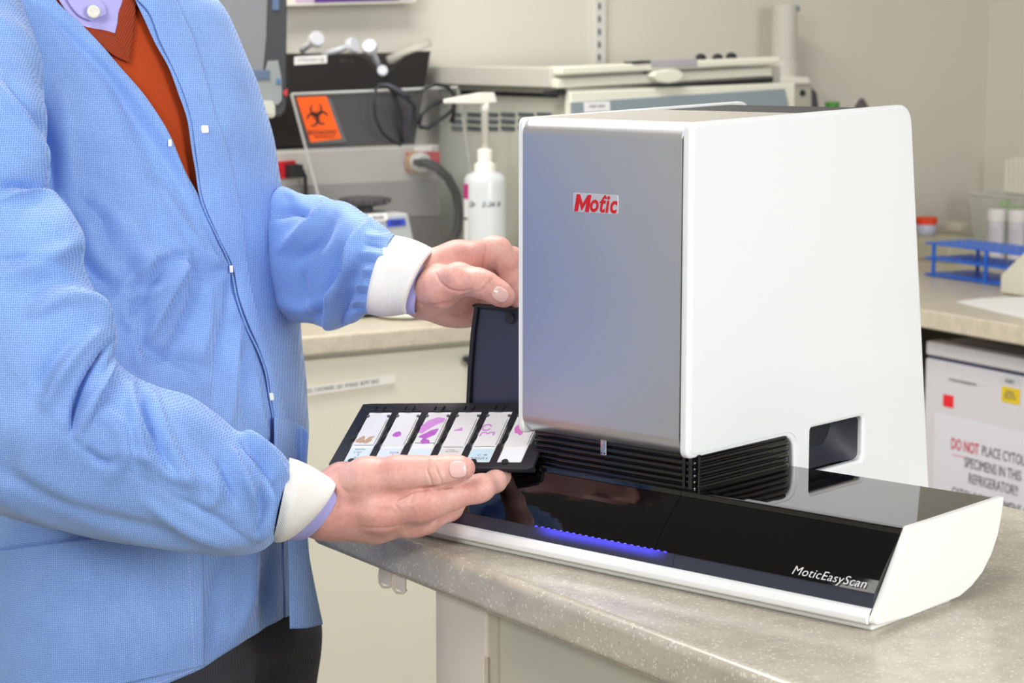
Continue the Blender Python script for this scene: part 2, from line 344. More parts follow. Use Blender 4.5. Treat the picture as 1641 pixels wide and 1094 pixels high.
def yz_plate(name, outline, m, x, thick, bevel=.001, holes=(), parent=None, seg=3):
    """outline in (depth, height) at local x = outer face"""
    M = MS @ Matrix(((0, 0, 1, x), (1, 0, 0, 0), (0, 1, 0, 0), (0, 0, 0, 1)))
    return plate(name, outline, m, parent or sc, M, thick, bevel, holes, seg)
MB().box((-SW+.012, .010, 0), (-.008, .148, .012)).build('foot', M_whitem, sc, .003, M=MS)
MB().box((-SW+.03, .20, 0), (-.27, .50, .03)).build('rear_foot', M_blackm, sc, .003, M=MS)
yz_plate('right_end_cap', caproll, M_whitem, -.004, .008, .0018)
yz_plate('left_end_cap', caproll, M_whitem, -SW+.004, .008, .0018)
# white front lip
lip = rounded([(-.001, .0085), (-.001, .0145), (.0035, .0205), (.007, .0215), (.060, .0215), (.060, .0085)], [.003, .003, .002, 0, 0, 0])
def xprism(name, prof, x0, x1, m, bevel=0, smooth=True, parent=None, n=1):
    k = len(prof); V = []; Fc = []
    for i in range(n+1):
        x = x0+(x1-x0)*i/n; V += [(x, y, z) for y, z in prof]
    for i in range(n): Fc += [(i*k+j, i*k+(j+1) % k, (i+1)*k+(j+1) % k, (i+1)*k+j) for j in range(k)]
    Fc += [tuple(range(k))[::-1], tuple(n*k+j for j in range(k))]
    o = MB().add(V, Fc).build(name, m, parent or sc, bevel, M=MS); return o
xprism('white_front_lip', lip, -SW+.008, -.0078, M_white)
xprism('matte_strip', [(.004, .016), (.0085, .0218), (.0128, .0345), (.060, .0345), (.060, .016)], -SW+.008, -.0078, mat('slate_satin_plastic', (52, 56, 70), .32))
def bulge(t):
    # glossy face: slightly convex from (.0125,.034) to (.0555,.0845)
    y = .0118+(.0545-.0118)*t; z = .0345+(.0820-.0345)*t; b = .0030*math.sin(PI*t); return (y-b*.74, z+b*.4*0)
gl = [bulge(i/14) for i in range(15)]+[(.070, .082), (.070, .033)]
def face_span(name, x0, x1): return xprism(name, gl, x0, x1, M_gloss)
face_span('glossy_front_panel', -SW+.008, -.2570); face_span('glossy_front_panel', -.2564, -.0078)
ridge = rounded([(.0530, .0812), (.0545, .0868), (.062, .0872), (.075, .0872), (.075, .080)], [.0004, .0022, 0, 0, 0])
xprism('front_edge_ridge', ridge, -SW+.008, -.2570, M_gloss); xprism('front_edge_ridge', ridge, -.2564, -.0078, M_gloss)
boxo('glossy_top', (-.2475, .0635, .080), (-.0078, .2275, .0868), M_gloss, sc, .0006, M=MS)
boxo('glossy_top', (-SW+.008, .0635, .080), (-.4665, .2275, .0868), M_gloss, sc, .0006, M=MS)
xprism('base_body', [(.07, .012), (.07, .079), (.222, .079), (.216, .055), (.200, .034), (.18, .02), (.15, .012)], -SW+.008, -.0082, M_blackm)
for i in range(21):
    x = -.4085+(.1655)*i/20
    MB().box((x-.0016, .0104, .0338), (x+.0016, .014, .0352)).build('indicator_light', M_led, sc, .0004, M=MS)
m = bpy.data.materials.new('painted_led_glow'); m.use_nodes = True; nt = m.node_tree; b = nt.nodes['Principled BSDF']; b.inputs['Base Color'].default_value = lin((50, 52, 72)); b.inputs['Roughness'].default_value = .3  # blue LED glow painted as emission, fading downwards and at both ends
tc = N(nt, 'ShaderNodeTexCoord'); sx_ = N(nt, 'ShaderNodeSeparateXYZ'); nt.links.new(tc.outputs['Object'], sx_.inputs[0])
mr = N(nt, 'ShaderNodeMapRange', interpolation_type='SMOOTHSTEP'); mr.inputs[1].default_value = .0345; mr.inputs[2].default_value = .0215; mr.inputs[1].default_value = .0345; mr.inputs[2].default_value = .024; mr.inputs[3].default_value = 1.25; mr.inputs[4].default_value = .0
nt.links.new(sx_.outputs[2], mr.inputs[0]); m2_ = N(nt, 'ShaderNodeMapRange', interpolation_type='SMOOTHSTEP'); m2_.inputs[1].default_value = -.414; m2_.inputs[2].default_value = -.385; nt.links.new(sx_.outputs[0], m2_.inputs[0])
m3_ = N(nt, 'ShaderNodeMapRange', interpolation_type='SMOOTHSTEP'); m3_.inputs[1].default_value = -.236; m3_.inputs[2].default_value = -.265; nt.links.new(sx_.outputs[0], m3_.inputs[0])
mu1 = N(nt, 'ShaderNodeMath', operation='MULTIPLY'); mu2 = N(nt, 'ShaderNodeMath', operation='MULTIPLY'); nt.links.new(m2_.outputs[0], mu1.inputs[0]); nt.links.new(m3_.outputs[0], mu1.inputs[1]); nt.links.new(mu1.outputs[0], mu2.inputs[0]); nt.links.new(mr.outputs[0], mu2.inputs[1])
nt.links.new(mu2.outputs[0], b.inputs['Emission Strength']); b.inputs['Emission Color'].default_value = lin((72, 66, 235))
xprism('led_glow_strip', [(.0077, .0219), (.0120, .0343), (.0128, .0343), (.0085, .0219)], -.418, -.232, m)  # thin glowing sheet stands in for LED light falling on the matte strip
# lettering on the black face
def face_M(px, py, lift=.0006):
    n = MS.to_3x3() @ Vector((0, -.74, .66)); n.normalize()
    p0 = MS @ Vector((0, .0322, .0575))
    p = on_plane(px, py, p0, n); x = MS.to_3x3() @ Vector((1, 0, 0)); y = n.cross(x)
    return frame(Vector(p)+n*lift, x, y)
text('lettering', 'MoticEasyScan', .0128, M_print, sc, face_M(1330, 926, .0016), .0001, shear=.12, space=1.04, sx=1.02, offset=-.0001)
# tower
TH = .447; xr = -.2475; xl = -.4665
prof = [(.049, .1185), (.049, .4455), (.4455, .4550), (.507, .006), (.236, .006), (.232, .1185)]
notch = rounded(prof, [.010, .009, .026, .004, 0, .022], 10)
hole = rounded([(.262, .0735), (.362, .0735), (.362, .1215), (.262, .1215)], [.004, .008, .006, .004])
yz_plate('white_side_panel', notch, M_white, xr-.004, .010, .0030, [hole], seg=5)
inner = rounded([(.0535, .123), (.0535, .4415), (.4415, .4510), (.502, .010), (.240, .010), (.238, .123)], [.008, .008, .024, .004, 0, .024], 10)
yz_plate('white_side_skin', inner, M_white, xr+.0012, .0014, .0006, [rounded([(.259, .0705), (.366, .0705), (.366, .1245), (.259, .1245)], [.005, .010, .008, .005])])
yz_plate('white_left_panel', notch, M_white, xl+.003, .007, .0018)
# silver front and top: one bent sheet, rolled at the bottom and at the top
def arc(cy, cz, r, a0, a1, n=9): return [(cy+r*math.cos(math.radians(a0+(a1-a0)*i/n)), cz+r*math.sin(math.radians(a0+(a1-a0)*i/n))) for i in range(n+1)]
out = [(.085, .1195)]+arc(.0680, .1395, .0195, 262, 180)+arc(.0655, .4285, .0170, 180, 92)+[(.262, .4490)]
inn = [(y+.0025*(y < .06), z-.0022*(z > .3)+.0022*(z < .14)) for y, z in out]
k = len(out); V = []; Fc = []
for x in (xl+.0065, xr-.0092): V += [(x, y, z) for y, z in out]+[(x, y, z) for y, z in inn]
for j in range(k-1): Fc += [(j, j+1, 2*k+j+1, 2*k+j), (k+j, 3*k+j, 3*k+j+1, k+j+1), (j, k+j, k+j+1, j+1), (2*k+j, 2*k+j+1, 3*k+j+1, 3*k+j)]
Fc += [(0, 2*k, 3*k, k), (k-1, 2*k-1, 4*k-1, 3*k-1)]
o = MB().add(V, Fc).build('silver_front_cover', M_silver, sc, M=MS, smooth=False)
o.data.polygons.foreach_set('use_smooth', [True]*len(o.data.polygons)); o.modifiers.new('wn', 'WEIGHTED_NORMAL')
me = o.data; me.materials.append(M_silvert)
for p in me.polygons:
    if p.center.y > .08 and p.center.z > .4 and abs(p.normal.z) > .9: p.material_index = 1
xprism('rear_top_cover', rounded([(.262, .400), (.262, .4478), (.405, .4512), (.440, .444), (.452, .38), (.500, .03), (.49, .03), (.43, .37)], [0, 0, .02, .02, 0, 0, 0, 0]), xl+.0065, xr-.009, M_blackm)
MB().box((xl+.0066, .0655, .122), (xr-.0095, .43, .40)).build('tower_core', M_blackm, sc, M=MS)
MB().box((xl+.008, .24, .008), (xr-.03, .42, .20)).build('tower_foot', M_blackm, sc, M=MS)
# ribbed bellows between base and tower
nr = 6; zz = np.linspace(.0845, .1225, nr+1)
for i in range(nr):
    z0 = zz[i]; z1 = zz[i+1]; g = .0006*(i % 2)
    o = plate('bellows_rib', rrect(xl+.010+g, .0600+g, xr+.0012-g, .2310-g, (.012, .004, .004, .005)), M_gloss, sc, MS @ Matrix.Translation((0, 0, (z0+z1)/2)), z1-z0-.0012, .0020)
boxo('bellows_core', (xl+.014, .0645, .080), (xr-.002, .225, .1225), M_blackm, sc, 0, M=MS)
for (x, y) in ((xr-.0105, .0593), (xr-.0030, .0593), (xr+.0012, .0665)):
    boxo('corner_clip', (x-.0016, y-.0006, .087), (x+.0016, y+.003, .1215), M_gloss, sc, .0006, M=MS)
o = boxo('latch', (-.3632, .0580, .1075), (-.3560, .0625, .1235), M_chrome, sc, .0006, M=MS)
for s in (-.0022, .0022): MB().tube([(-.3596+s, .0582, .1095), (-.3596+s, .0572, .1095)], .0008, 8).build('rivet', M_blackm, o, M=MS)
# recessed handle
hd = []
hy = np.linspace(.262, .362, 15); hz = np.linspace(.0735, .1215, 9); V = []; Fc = []
for j, z in enumerate(hz):
    for i, y in enumerate(hy):
        u = (y-.262)/.1; t = (z-.0735)/.048
        dep = .042*min(1, (u*6))**1*min(1, (1-u)*3.2)**.7*(.18+.82*min(1, t*1.25)**.8)
        V.append((xr-.005-dep, y, z))
for j in range(8):
    for i in range(14): a = j*15+i; Fc.append((a, a+1, a+16, a+15))
k = len(V)
for (x, y, z) in [(xr-.005, .262, .1215), (xr-.005, .362, .1215)]: V.append((x, y, z))
Fc.append(tuple(range(8*15, 9*15))+(k+1, k))
MB().add(V, Fc).build('handle_recess', mat('handle_charcoal', (52, 54, 63), .55), sc, M=MS, smooth=True)
MB().box((xr-.045, .255, .122), (xr-.006, .37, .126)).build('handle_grip', M_blackm, sc, M=MS)
# badge
bM = MS @ Matrix(((1, 0, 0, 0), (0, 0, -1, .0485), (0, 1, 0, 0), (0, 0, 0, 1)))
def bl(px, py): p = MS.inverted() @ Vector(on_plane(px, py, MS @ Vector((0, .0485, 0)), MS.to_3x3() @ Vector((0, 1, 0)))); return p.x, p.z
b0 = bl(919, 310); b1 = bl(991, 342)
bo = plate('badge', rrect(b0[0], (bl(919, 339)[1]), b1[0], b0[1]+.001, .002), M_badge, sc, bM @ Matrix.Translation((0, 0, .0004)), .0010, .0003)
bc = Vector(((b0[0]+b1[0])/2, (b0[1]+bl(919, 339)[1])/2, .0011))
text('lettering', 'otic', .0245, M_red, bo, bM @ Matrix.Translation((bc.x+.0098, bc.y, bc.z)), .0003, shear=.22, offset=.00055, space=1.10, sx=.84)
Mw, Mh, st_ = .0190, .0172, .0049
Mp_ = [(0, 0), (st_, 0), (st_, Mh*.55), (Mw/2, .0008), (Mw-st_, Mh*.55), (Mw-st_, 0), (Mw, 0), (Mw, Mh), (Mw-st_*.9, Mh), (Mw/2, Mh*.47), (st_*.9, Mh), (0, Mh)]
plate('lettering', [(x+.2*y, y) for x, y in Mp_], M_red, bo, bM @ Matrix.Translation((bc.x-.0272, bc.y-.0084, bc.z)), .0006, .0001)
MB().prism([(-.0028, 0), (.0034, 0), (.0012, .0042)], 0, .0005).build('arrow_mark', M_red, bo, M=MS @ Matrix.Translation((bl(970, 318)[0], .0468, bl(970, 318)[1])))
# open side door held by the upper hand
hx = MS @ Vector((xl-.001, .150, 0)); dd = Vector((-.955, .297, 0))
door_n = Vector((dd.y, -dd.x, 0)) if dd.x > 0 else Vector((-dd.y, dd.x, 0)); door_n = Vector((-.297, -.955, 0))
def door_pt(px, py): return Vector(on_plane(px, py, hx, door_n))
MD = frame(Vector((hx.x, hx.y, 0)), -dd, (0, 0, 1))            # local x towards hinge, y up, z to the viewer
def dl(px, py): p = MD.inverted() @ door_pt(px, py); return (p.x, p.y)
A0 = dl(750, 655); A1 = dl(753, 590); A2 = dl(758, 530); A3 = dl(764, 486); top = dl(830, 493)
outl = [A0, (A0[0]+.001, A0[1]-.04), (.0, A0[1]-.045), (.0, top[1]), A3, A2, A1]
dr = thing('scanner_door', door_pt(790, 600), '', '')
bpy.data.objects.remove(dr)
do = plate('side_door', [(x, y) for x, y in outl][::-1], M_dgrey, sc, MD, .003, .0005); do.data.materials.clear(); do.data.materials.append(mat('slate_door_plastic', (58, 62, 84), .38))
def strip(name, pts, wd, z0, z1, m, parent):
    V = []; Fc = []
    for i, (x, y) in enumerate(pts): V += [(x, y, z0), (x+wd[0], y+wd[1], z0), (x+wd[0], y+wd[1], z1), (x, y, z1)]
    for i in range(len(pts)-1):
        for k in range(4): Fc.append((4*i+k, 4*i+(k+1) % 4, 4*i+4+(k+1) % 4, 4*i+4+k))
    Fc += [(3, 2, 1, 0), tuple(4*(len(pts)-1)+k for k in range(4))]
    return MB().add(V, Fc).build(name, m, parent, .0008, M=MD)
strip('door_rim', [A0, A1, A2, A3], (.0045, 0), -.001, .0085, M_blackm, do)
strip('door_rim', [(A3[0]-.002, A3[1]), (top[0], top[1])], (0, -.0028), -.001, .0100, M_blackm, do)
kx, ky = dl(820, 508)
MB().tube([(kx, ky, .001), (kx, ky, .007)], .0042, 18).tube([(kx, ky, .007), (kx, ky, .0095)], .0052, 18).build('door_magnet', M_blackm, do, M=MD, smooth=False)
# ------------------------------------------------------------ slide tray and slides
q = np.array([-0.1815, 2.254, 0.0746, .5226, -.1779, -.3676, .036]); TS = 1.07
th = np.linalg.norm(q[3:6]); RT = Matrix.Rotation(th, 3, Vector(q[3:6]/th)); MT = RT.to_4x4(); MT.translation = Vector((q[0], q[1], q[2]+BZ))
sw, sh, pp = .026*TS, .076*TS, q[6]
tr = thing('slide_tray', MT @ Vector((.1, .0, 0)), 'black six-slot slide tray held in the lower hand beside the scanner', 'tray')
def tl_(px, py): p = MT.inverted() @ Vector(on_plane(px, py, MT.translation, RT @ Vector((0, 0, 1)))); return (p.x, p.y)
c0 = tl_(527, 744); c1 = tl_(582, 648); c1b = tl_(596, 647); c2 = tl_(832, 645); c3 = tl_(852, 752); x1 = 5*pp+sw+.009
outl = [c0, (c0[0]+.002, c0[1]-.002), (c3[0]-.006, c3[1]), (c3[0], c3[1]+.004), (x1+.006, .02), (x1+.008, c2[1]), c1b, c1]
holes = []
for i in range(6):
    a = i*pp
    L_ = [(-.0002, -.001), (0, .018), (-.0012, .022), (-.0042, .030), (-.0050, .0355), (-.0026, .0395), (-.0006, .0425), (-.0028, .046), (-.0040, .051), (-.0012, .059), (0, .063), (0, sh+.001)]
    R4 = [(sw+.0002, sh+.001), (sw+.0002, .062), (sw+.0024, .057), (sw+.0024, .0285), (sw, .0265), (sw, -.001)]
    holes.append(rounded([(a+x, y) for x, y in R4[::-1]]+[(a+x, y) for x, y in L_[::-1]], .0012, 3))
MTt = MT @ Matrix.Translation((0, 0, -.0016))
fr_ = plate('tray_frame', outl, M_blackm, tr, MTt, .0048, .0006, [[(x, y) for x, y in h] for h in holes])
# front skirt and details
fy = c0[1]
MB().box((c0[0]+.002, c0[1]-.0005, -.0105), (c3[0]-.001, c0[1]+.004, -.003)).build('front_skirt', M_blackm, tr, .001, M=MT)
MB().box((c0[0]+.009, c0[1]+.006, -.0065), (x1-.001, c2[1]-.008, -.0048)).build('tray_floor', mat('tray_diffuser', (232, 232, 230), .5), tr, .001, M=MT)
MB().box((.146, c0[1]-.0025, -.006), (.160, c0[1]+.001, .0012)).build('latch_tab', M_blackm, tr, .0006, M=MT)
for i in range(6):
    a = i*pp
    MB().tube([(a+.010, -.001, .0002), (a+.010, -.001, .0024)], .0036, 16).build('stop_button', M_blackm, tr, M=MT)
    MB().box((a+.008, sh-.0012, .0005), (a+.016, sh+.0085, .0018)).build('spring_clip', M_blackm, tr, .0004, M=MT)
    MB().box((a+.0065, sh+.0025, .0006), (a+.0072, sh+.0085, .0026)).box((a+.0168, sh+.0025, .0006), (a+.0175, sh+.0085, .0026)).build('clip_rib', M_blackm, tr, M=MT)
    for xx in (a+.0015, a+sw-.0015): MB().tube([(xx, sh-.007, -.001), (xx, sh-.007, .0012)], .0018, 12).build('rest_pin', mat('grey_rubber', (96, 98, 106), .5), tr, M=MT)
M_slide = mat('frosted_slide', (246, 247, 246), .25, coat=.4, noise=.02, nscale=200)
M_cover = mat('cover_slip', (240, 240, 240), .05, coat=1)
M_purp = mat('purple_stain', (190, 106, 202), .4, noise=.35, nscale=250)
M_pink = mat('pale_purple_stain', (216, 150, 222), .4, noise=.3, nscale=300)
M_mag = mat('magenta_stain', (226, 128, 206), .4, noise=.25, nscale=250)
M_brown = mat('tan_stain', (200, 165, 138), .4, noise=.3, nscale=300)
def blob(cx_, cy_, rx, ry, seed, rot=0, amp=.18, n=26):
    r = random.Random(seed); ph = [r.uniform(0, 6.28) for _ in range(4)]; P = []
    for k in range(n):
        t = 2*PI*k/n; f = 1+amp*(math.sin(2*t+ph[0])*.6+math.sin(3*t+ph[1])*.6+math.sin(5*t+ph[2])*.4+math.sin(7*t+ph[3])*.25)
        x = rx*f*math.cos(t); y = ry*f*math.sin(t); P.append((cx_+x*math.cos(rot)-y*math.sin(rot), cy_+x*math.sin(rot)+y*math.cos(rot)))
    return P
def bandpoly(pts, wd):
    L = []; R = []
    for i, p in enumerate(pts):
        a = Vector(pts[max(i-1, 0)]); b = Vector(pts[min(i+1, len(pts)-1)]); t = (b-a).normalized(); n_ = Vector((-t.y, t.x)); w_ = wd[i] if hasattr(wd, '__len__') else wd
        L.append(tuple(Vector(p)+n_*w_)); R.append(tuple(Vector(p)-n_*w_))
    return L+R[::-1]
lab = [(.76, (218, 232, 246), 'microscope slide with tan tissue and handwritten blue label, leftmost in the tray'),
       (.8, (222, 232, 244), 'microscope slide with one round purple tissue spot, second from left in the tray'),
       (.8, (222, 234, 245), 'microscope slide with large purple kidney-shaped tissue, third from left in the tray'),
       (.8, (226, 222, 220), 'microscope slide with tiny pale purple speck and grey label, fourth in the tray'),
       (.8, (204, 226, 240), 'microscope slide with two hollow purple rings and light blue label, fifth in the tray'),
       (.8, (238, 242, 246), 'microscope slide with pink tissue, rightmost in the tray by the scanner')]
stains = [[(blob(.0075, .0350, .0048, .0055, 1, .5, .25), M_brown), (blob(.0165, .0345, .0068, .0036, 2, .7, .3), M_brown)],
          [(blob(.012, .0440, .0046, .0046, 3, 0, .10), M_purp)],
          [(bandpoly([(.0035, .046), (.0055, .055), (.010, .062), (.017, .0665), (.0245, .067)], [.0025, .0060, .0066, .0060, .0030]), M_pink), (bandpoly([(.0035, .040), (.011, .041), (.018, .047), (.022, .053)], [.0008, .0048, .0050, .0010]), M_purp), (blob(.0135, .0325, .0052, .0042, 4, -.4, .2), M_purp)],
          [(bandpoly([(.006, .050), (.011, .0515), (.015, .0525)], [.0010, .0016, .0032]), M_pink)],
          [(bandpoly([(.0065+.0050*math.cos(t), .055+.0046*math.sin(t)) for t in np.linspace(.3, 5.9, 14)], .0010), M_pink), (bandpoly([(.003, .041), (.0035, .046), (.008, .047), (.011, .0445), (.014, .047), (.018, .047), (.018, .042)], .0010), M_pink)],
          [(blob(.009, .051, .0050, .0080, 6, .5, .2), M_mag)]]
notes = [[('728510', .019, .0045, .0060), ('4', .014, .0095, .0042), ('CD 3', .0115, .0140, .0042), ('Kerantin', .0125, .0185, .0036)], [('4BAPT', .0175, .0045, .0050), ('2', .019, .0095, .0040), ('4/1/10', .0195, .0135, .0042)], [], [('Comparative Med', .015, .0150, .0021), ('MSP Oct 12', .013, .0180, .0019)], [('9 STOCK', .014, .0050, .0050), ('84   17', .016, .0100, .0038)], []]
for i in range(6):
    a = i*pp; st = thing('microscope_slide', MT @ Vector((a+sw/2, sh/2, .001)), lab[i][2], 'slide', 'slides lying in the tray')
    Mi = MT @ Matrix.Translation((a, 0, -.0009))
    boxo('glass', (.0002, .0002, -.0036), (sw-.0002, sh-.0002, .0008), M_slide, st, .0002, M=Mi)
    lh = (.0215, .0215, .0205, .0215, .0205, .0200)[i]
    boxo('label', (.0015, .0012, .0008), (sw-.0014, lh, .00105), mat('label_%d' % i, lab[i][1], .6), st, .0001, M=Mi)
    boxo('cover_slip', (.0022, (.0265, .024, .0300, .0240, .0245, .024)[i], .0008), (sw-.0018, sh-.0035, .0012), M_cover, st, .0001, M=Mi)
    yb = (.0262, 0, .0298, .0232, .0242, 0)[i]
    if yb: boxo('slip_edge', (.0022, yb, .0009), (sw-.0018, yb+.0004, .00135), mat('slip_edge_grey', (120, 118, 120), .4), st, 0, M=Mi)
    boxo('slip_edge', (sw-.0020, .027, .0009), (sw-.0016, sh-.012, .00135), mat('slip_edge_grey', (120, 118, 120), .4), st, 0, M=Mi)
    for pl, mm in stains[i]: plate('tissue', rounded(pl, .0012, 3), mm, st, Mi @ Matrix.Translation((0, 0, .0014)), .0003, .00005, seg=1)
    for s, x, y, z in notes[i]:
        text('lettering', s, z, M_ink2, st, Mi @ Matrix.Translation((x, y+.001, .0012)) @ Matrix.Rotation(PI, 4, 'Z'), .00004)
# ------------------------------------------------------------ things on the left background counter
def A(px, py, off):
    p = MA.inverted() @ Vector(on_plane(px, py, P3(gA+nA*off, 0), (nA[0], nA[1], 0))); return (p.x, p.z)
def AA(pts, off): return [A(x, y, off) for x, y in pts]
def Apt(px, py, off): p = A(px, py, off); return (p[0], off, p[1])
def Aprism(name, pts, off, depth, m, parent=None, bevel=.002, **k): return MB().prism([(a, max(b, BZ+.0006)) for a, b in AA(pts, off)], off, off+depth).build(name, m, parent, bevel, M=MA, **k)
def Aloc(px, off, z=BZ): return MA @ Vector((A(px, 300, off)[0], off, z))
M_dark = mat('dark_bezel', (62, 64, 68), .5); M_black = mat('black_bin_plastic', (30, 27, 27), .45)
M_lab = mat('instrument_beige', (214, 215, 200), .45); M_lab2 = mat('instrument_grey_green', (190, 192, 180), .5); M_lab3 = mat('instrument_ivory', (228, 228, 212), .4)
# monitor
mo = thing('monitor', Aloc(400, .2), 'dark grey monitor on a stand right behind the blue coat shoulder', 'monitor')
Aprism('bezel', [(250, -60), (462, -60), (460, 176), (452, 187), (250, 189)], .20, .035, M_dark, mo, .006)
Aprism('screen', [(262, -50), (430, -50), (427, 60), (421, 122), (262, 128)], .197, .004, mat('screen_grey', (128, 130, 134), .25), mo, .001)
Aprism('lower_panel', [(262, 126), (424, 123), (430, 98), (446, 97), (452, 128), (452, 160), (446, 168), (262, 170)], .1965, .004, mat('panel_grey', (140, 145, 145), .45), mo, .001)
Aprism('blue_display', [(300, 113), (433, 112), (433, 127), (300, 128)], .1935, .004, mat('panel_blue', (92, 108, 132), .3), mo, .001)
Aprism('blue_button', [(443, 126), (451, 126), (451, 134), (443, 134)], .1935, .003, mat('button_blue', (84, 116, 152), .4), mo, .001)
Aprism('red_mark', [(453, 149), (461, 142), (460, 155)], .198, .003, mat('mark_red', (190, 60, 66), .4), mo, 0)
Aprism('blue_tag', [(437, -20), (447, -20), (447, 16), (437, 16)], .197, .003, mat('tag_blue', (88, 108, 140), .4), mo, 0)
a = A(405, 165, .21); b = A(434, 188, .21)
MB().prism(rounded([(a[0]-.10, a[1]), (b[0], a[1]), (b[0], b[1]), (a[0]-.10, b[1])], .008), .19, .26).build('keyboard_ledge', M_lab3, mo, .002, M=MA)
MB().prism(rounded([(a[0]-.095, a[1]+.004), (b[0]-.005, a[1]+.004), (b[0]-.005, b[1]+.006), (a[0]-.095, b[1]+.006)], .006), .186, .19).build('ledge_pad', M_lab2, mo, .001, M=MA)
MB().box((a[0]-.20, .225, BZ+.01), (a[0]-.14, .25, b[1]+.06)).box((a[0]-.27, .14, BZ), (a[0]-.07, .32, BZ+.012)).build('stand', M_dark, mo, .003, M=MA)
# grey power module with red sockets
pm = thing('power_module', Aloc(560, .46), 'grey bench power module with red sockets beneath the black bin', 'power outlet')
Aprism('housing', [(380, 246), (660, 234), (705, 232), (705, 520), (380, 520)], .46, .13, mat('module_grey', (186, 184, 178), .45), pm, .004)
a = A(704, 232, .46); MB().box((a[0]-.004, .4598, BZ+.01), (a[0]+.001, .592, a[1]-.002)).build('side_face', mat('module_side', (128, 126, 122), .5), pm, .001, M=MA)
Aprism('lower_plate', [(380, 302), (705, 287), (705, 345), (380, 352)], .452, .006, mat('module_lower', (150, 149, 145), .4), pm, .001)
Aprism('lower_plate', [(380, 356), (705, 348), (706, 520), (380, 520)], .453, .006, mat('module_base', (112, 109, 106), .3), pm, .001)
for pts, plug in (([(425, 261), (474, 257), (474, 285), (440, 287), (425, 275)], None), ([(654, 245), (705, 243), (705, 270), (654, 274)], None)):
    Aprism('red_socket', pts, .450, .010, mat('socket_red', (190, 30, 40), .35), pm, .001)
Aprism('blank_plate', [(424, 276), (434, 278), (440, 287), (440, 312), (424, 312)], .4495, .006, M_lab3, pm, .001)
Aprism('label_strip', [(665, 235), (692, 233), (692, 242), (665, 243)], .455, .004, M_paper, pm, 0)
for cx_, cy_ in ((440, 272),):
    p = Apt(cx_, cy_, .4495); MB().tube([p, (p[0], p[1]-.001, p[2])], .003, 10).build('socket_hole', M_ink, pm, M=MA)
cab = [(466, 272), (484, 271), (489, 283), (490, 312), (488, 360)]
o = MB().tube([Apt(x, y, .435) for x, y in cab], .0042, 10)
p = Apt(466, 273, .44); o.box((p[0]-.008, .425, p[2]-.014), (p[0]+.020, .452, p[2]+.012)).build('plug_cable', M_ink, M=MA); tag(bpy.data.objects['plug_cable'], 'thin black plug and cable in the left red socket', 'cable')
pc_ = thing('power_cable', Aloc(690, .38), 'thick black power cable with a clear round plug in the right socket', 'cable')
p = Apt(668, 260, .449)
MB().tube([(p[0], .449, p[2]), (p[0], .425, p[2]), (p[0], .418, p[2])], [.021, .021, .017], 24).build('plug', mat('plug_white', (206, 208, 204), .25), pc_, M=MA)
MB().tube([(p[0]-.004, .4495, p[2]), (p[0]-.004, .444, p[2])], .024, 24).build('brass_ring', mat('brass_ring', (196, 158, 110), .35, metal=.4), pc_, M=MA)
cc = [(664, 260, .415), (682, 261, .39), (700, 268, .39), (718, 285, .385), (731, 310, .385), (736, 340, .385), (734, 366, .385), (726, 384, .385), (716, 400, .385), (704, 440, .385), (694, 464, .385)]
MB().tube([Apt(*c) for c in cc], [.006]+[.0100]*(len(cc)-1), 14).build('cord', mat('cord_black', (40, 38, 42), .45), pc_, M=MA, smooth=True)
# black bin
bb = thing('wall_bin', Aloc(560, .5, 1.2), 'black plastic bin with a scooped front edge holding white plungers', 'bin')
front = [(398, 84), (455, 87), (520, 88), (568, 89), (582, 92), (592, 100), (600, 112), (608, 119), (617, 119), (627, 112), (638, 99), (650, 89), (664, 84), (690, 82), (684, 112), (676, 145), (664, 230), (398, 240)]
Aprism('front_wall', front, .52, .006, M_black, bb, .001)
Aprism('back_wall', [(398, 86), (690, 84), (664, 228), (398, 240)], .640, .006, mat('bin_back', (64, 60, 58), .5), bb, .001)
x0 = A(398, 238, .52)[0]; z0 = A(398, 239, .52)[1]; x1_ = A(664, 230, .52)[0]
MB().box((x0, .52, z0), (x1_, .645, z0+.006)).build('bottom', M_black, bb, .001, M=MA)
MB().add([(A(690, 82, .52)[0], .52, A(690, 82, .52)[1]), (A(690, 82, .52)[0], .645, A(690, 82, .52)[1]), (x1_, .645, z0), (x1_, .52, z0), (A(690, 82, .52)[0]-.005, .52, A(690, 82, .52)[1]), (A(690, 82, .52)[0]-.005, .645, A(690, 82, .52)[1]), (x1_-.005, .645, z0), (x1_-.005, .52, z0)],
     [(0, 1, 2, 3), (7, 6, 5, 4), (0, 4, 5, 1), (1, 5, 6, 2), (2, 6, 7, 3), (3, 7, 4, 0)]).build('side_wall', M_black, bb, M=MA)
Aprism('label', [(472, 91), (524, 88), (524, 101), (472, 104)], .5185, .0015, M_paper, bb, 0)
def Atext(s, px, py, off, size, m, parent, sx=1, **k):
    p = A(px, py, off); return text('lettering', s, size, m, parent, MA @ frame((p[0], off, p[1]), (1, 0, 0), (0, 0, 1)), .0001, sx=sx, **k)
Atext('CYTOLOGY USE', 498, 96, .5175, .0085, M_ink2, bb)
Atext('BIN 27', 556, 98, .5185, .012, mat('emboss_grey', (70, 66, 70), .5), bb)
M_cup = mat('milky_plastic', (204, 206, 214), .3, coat=.2)
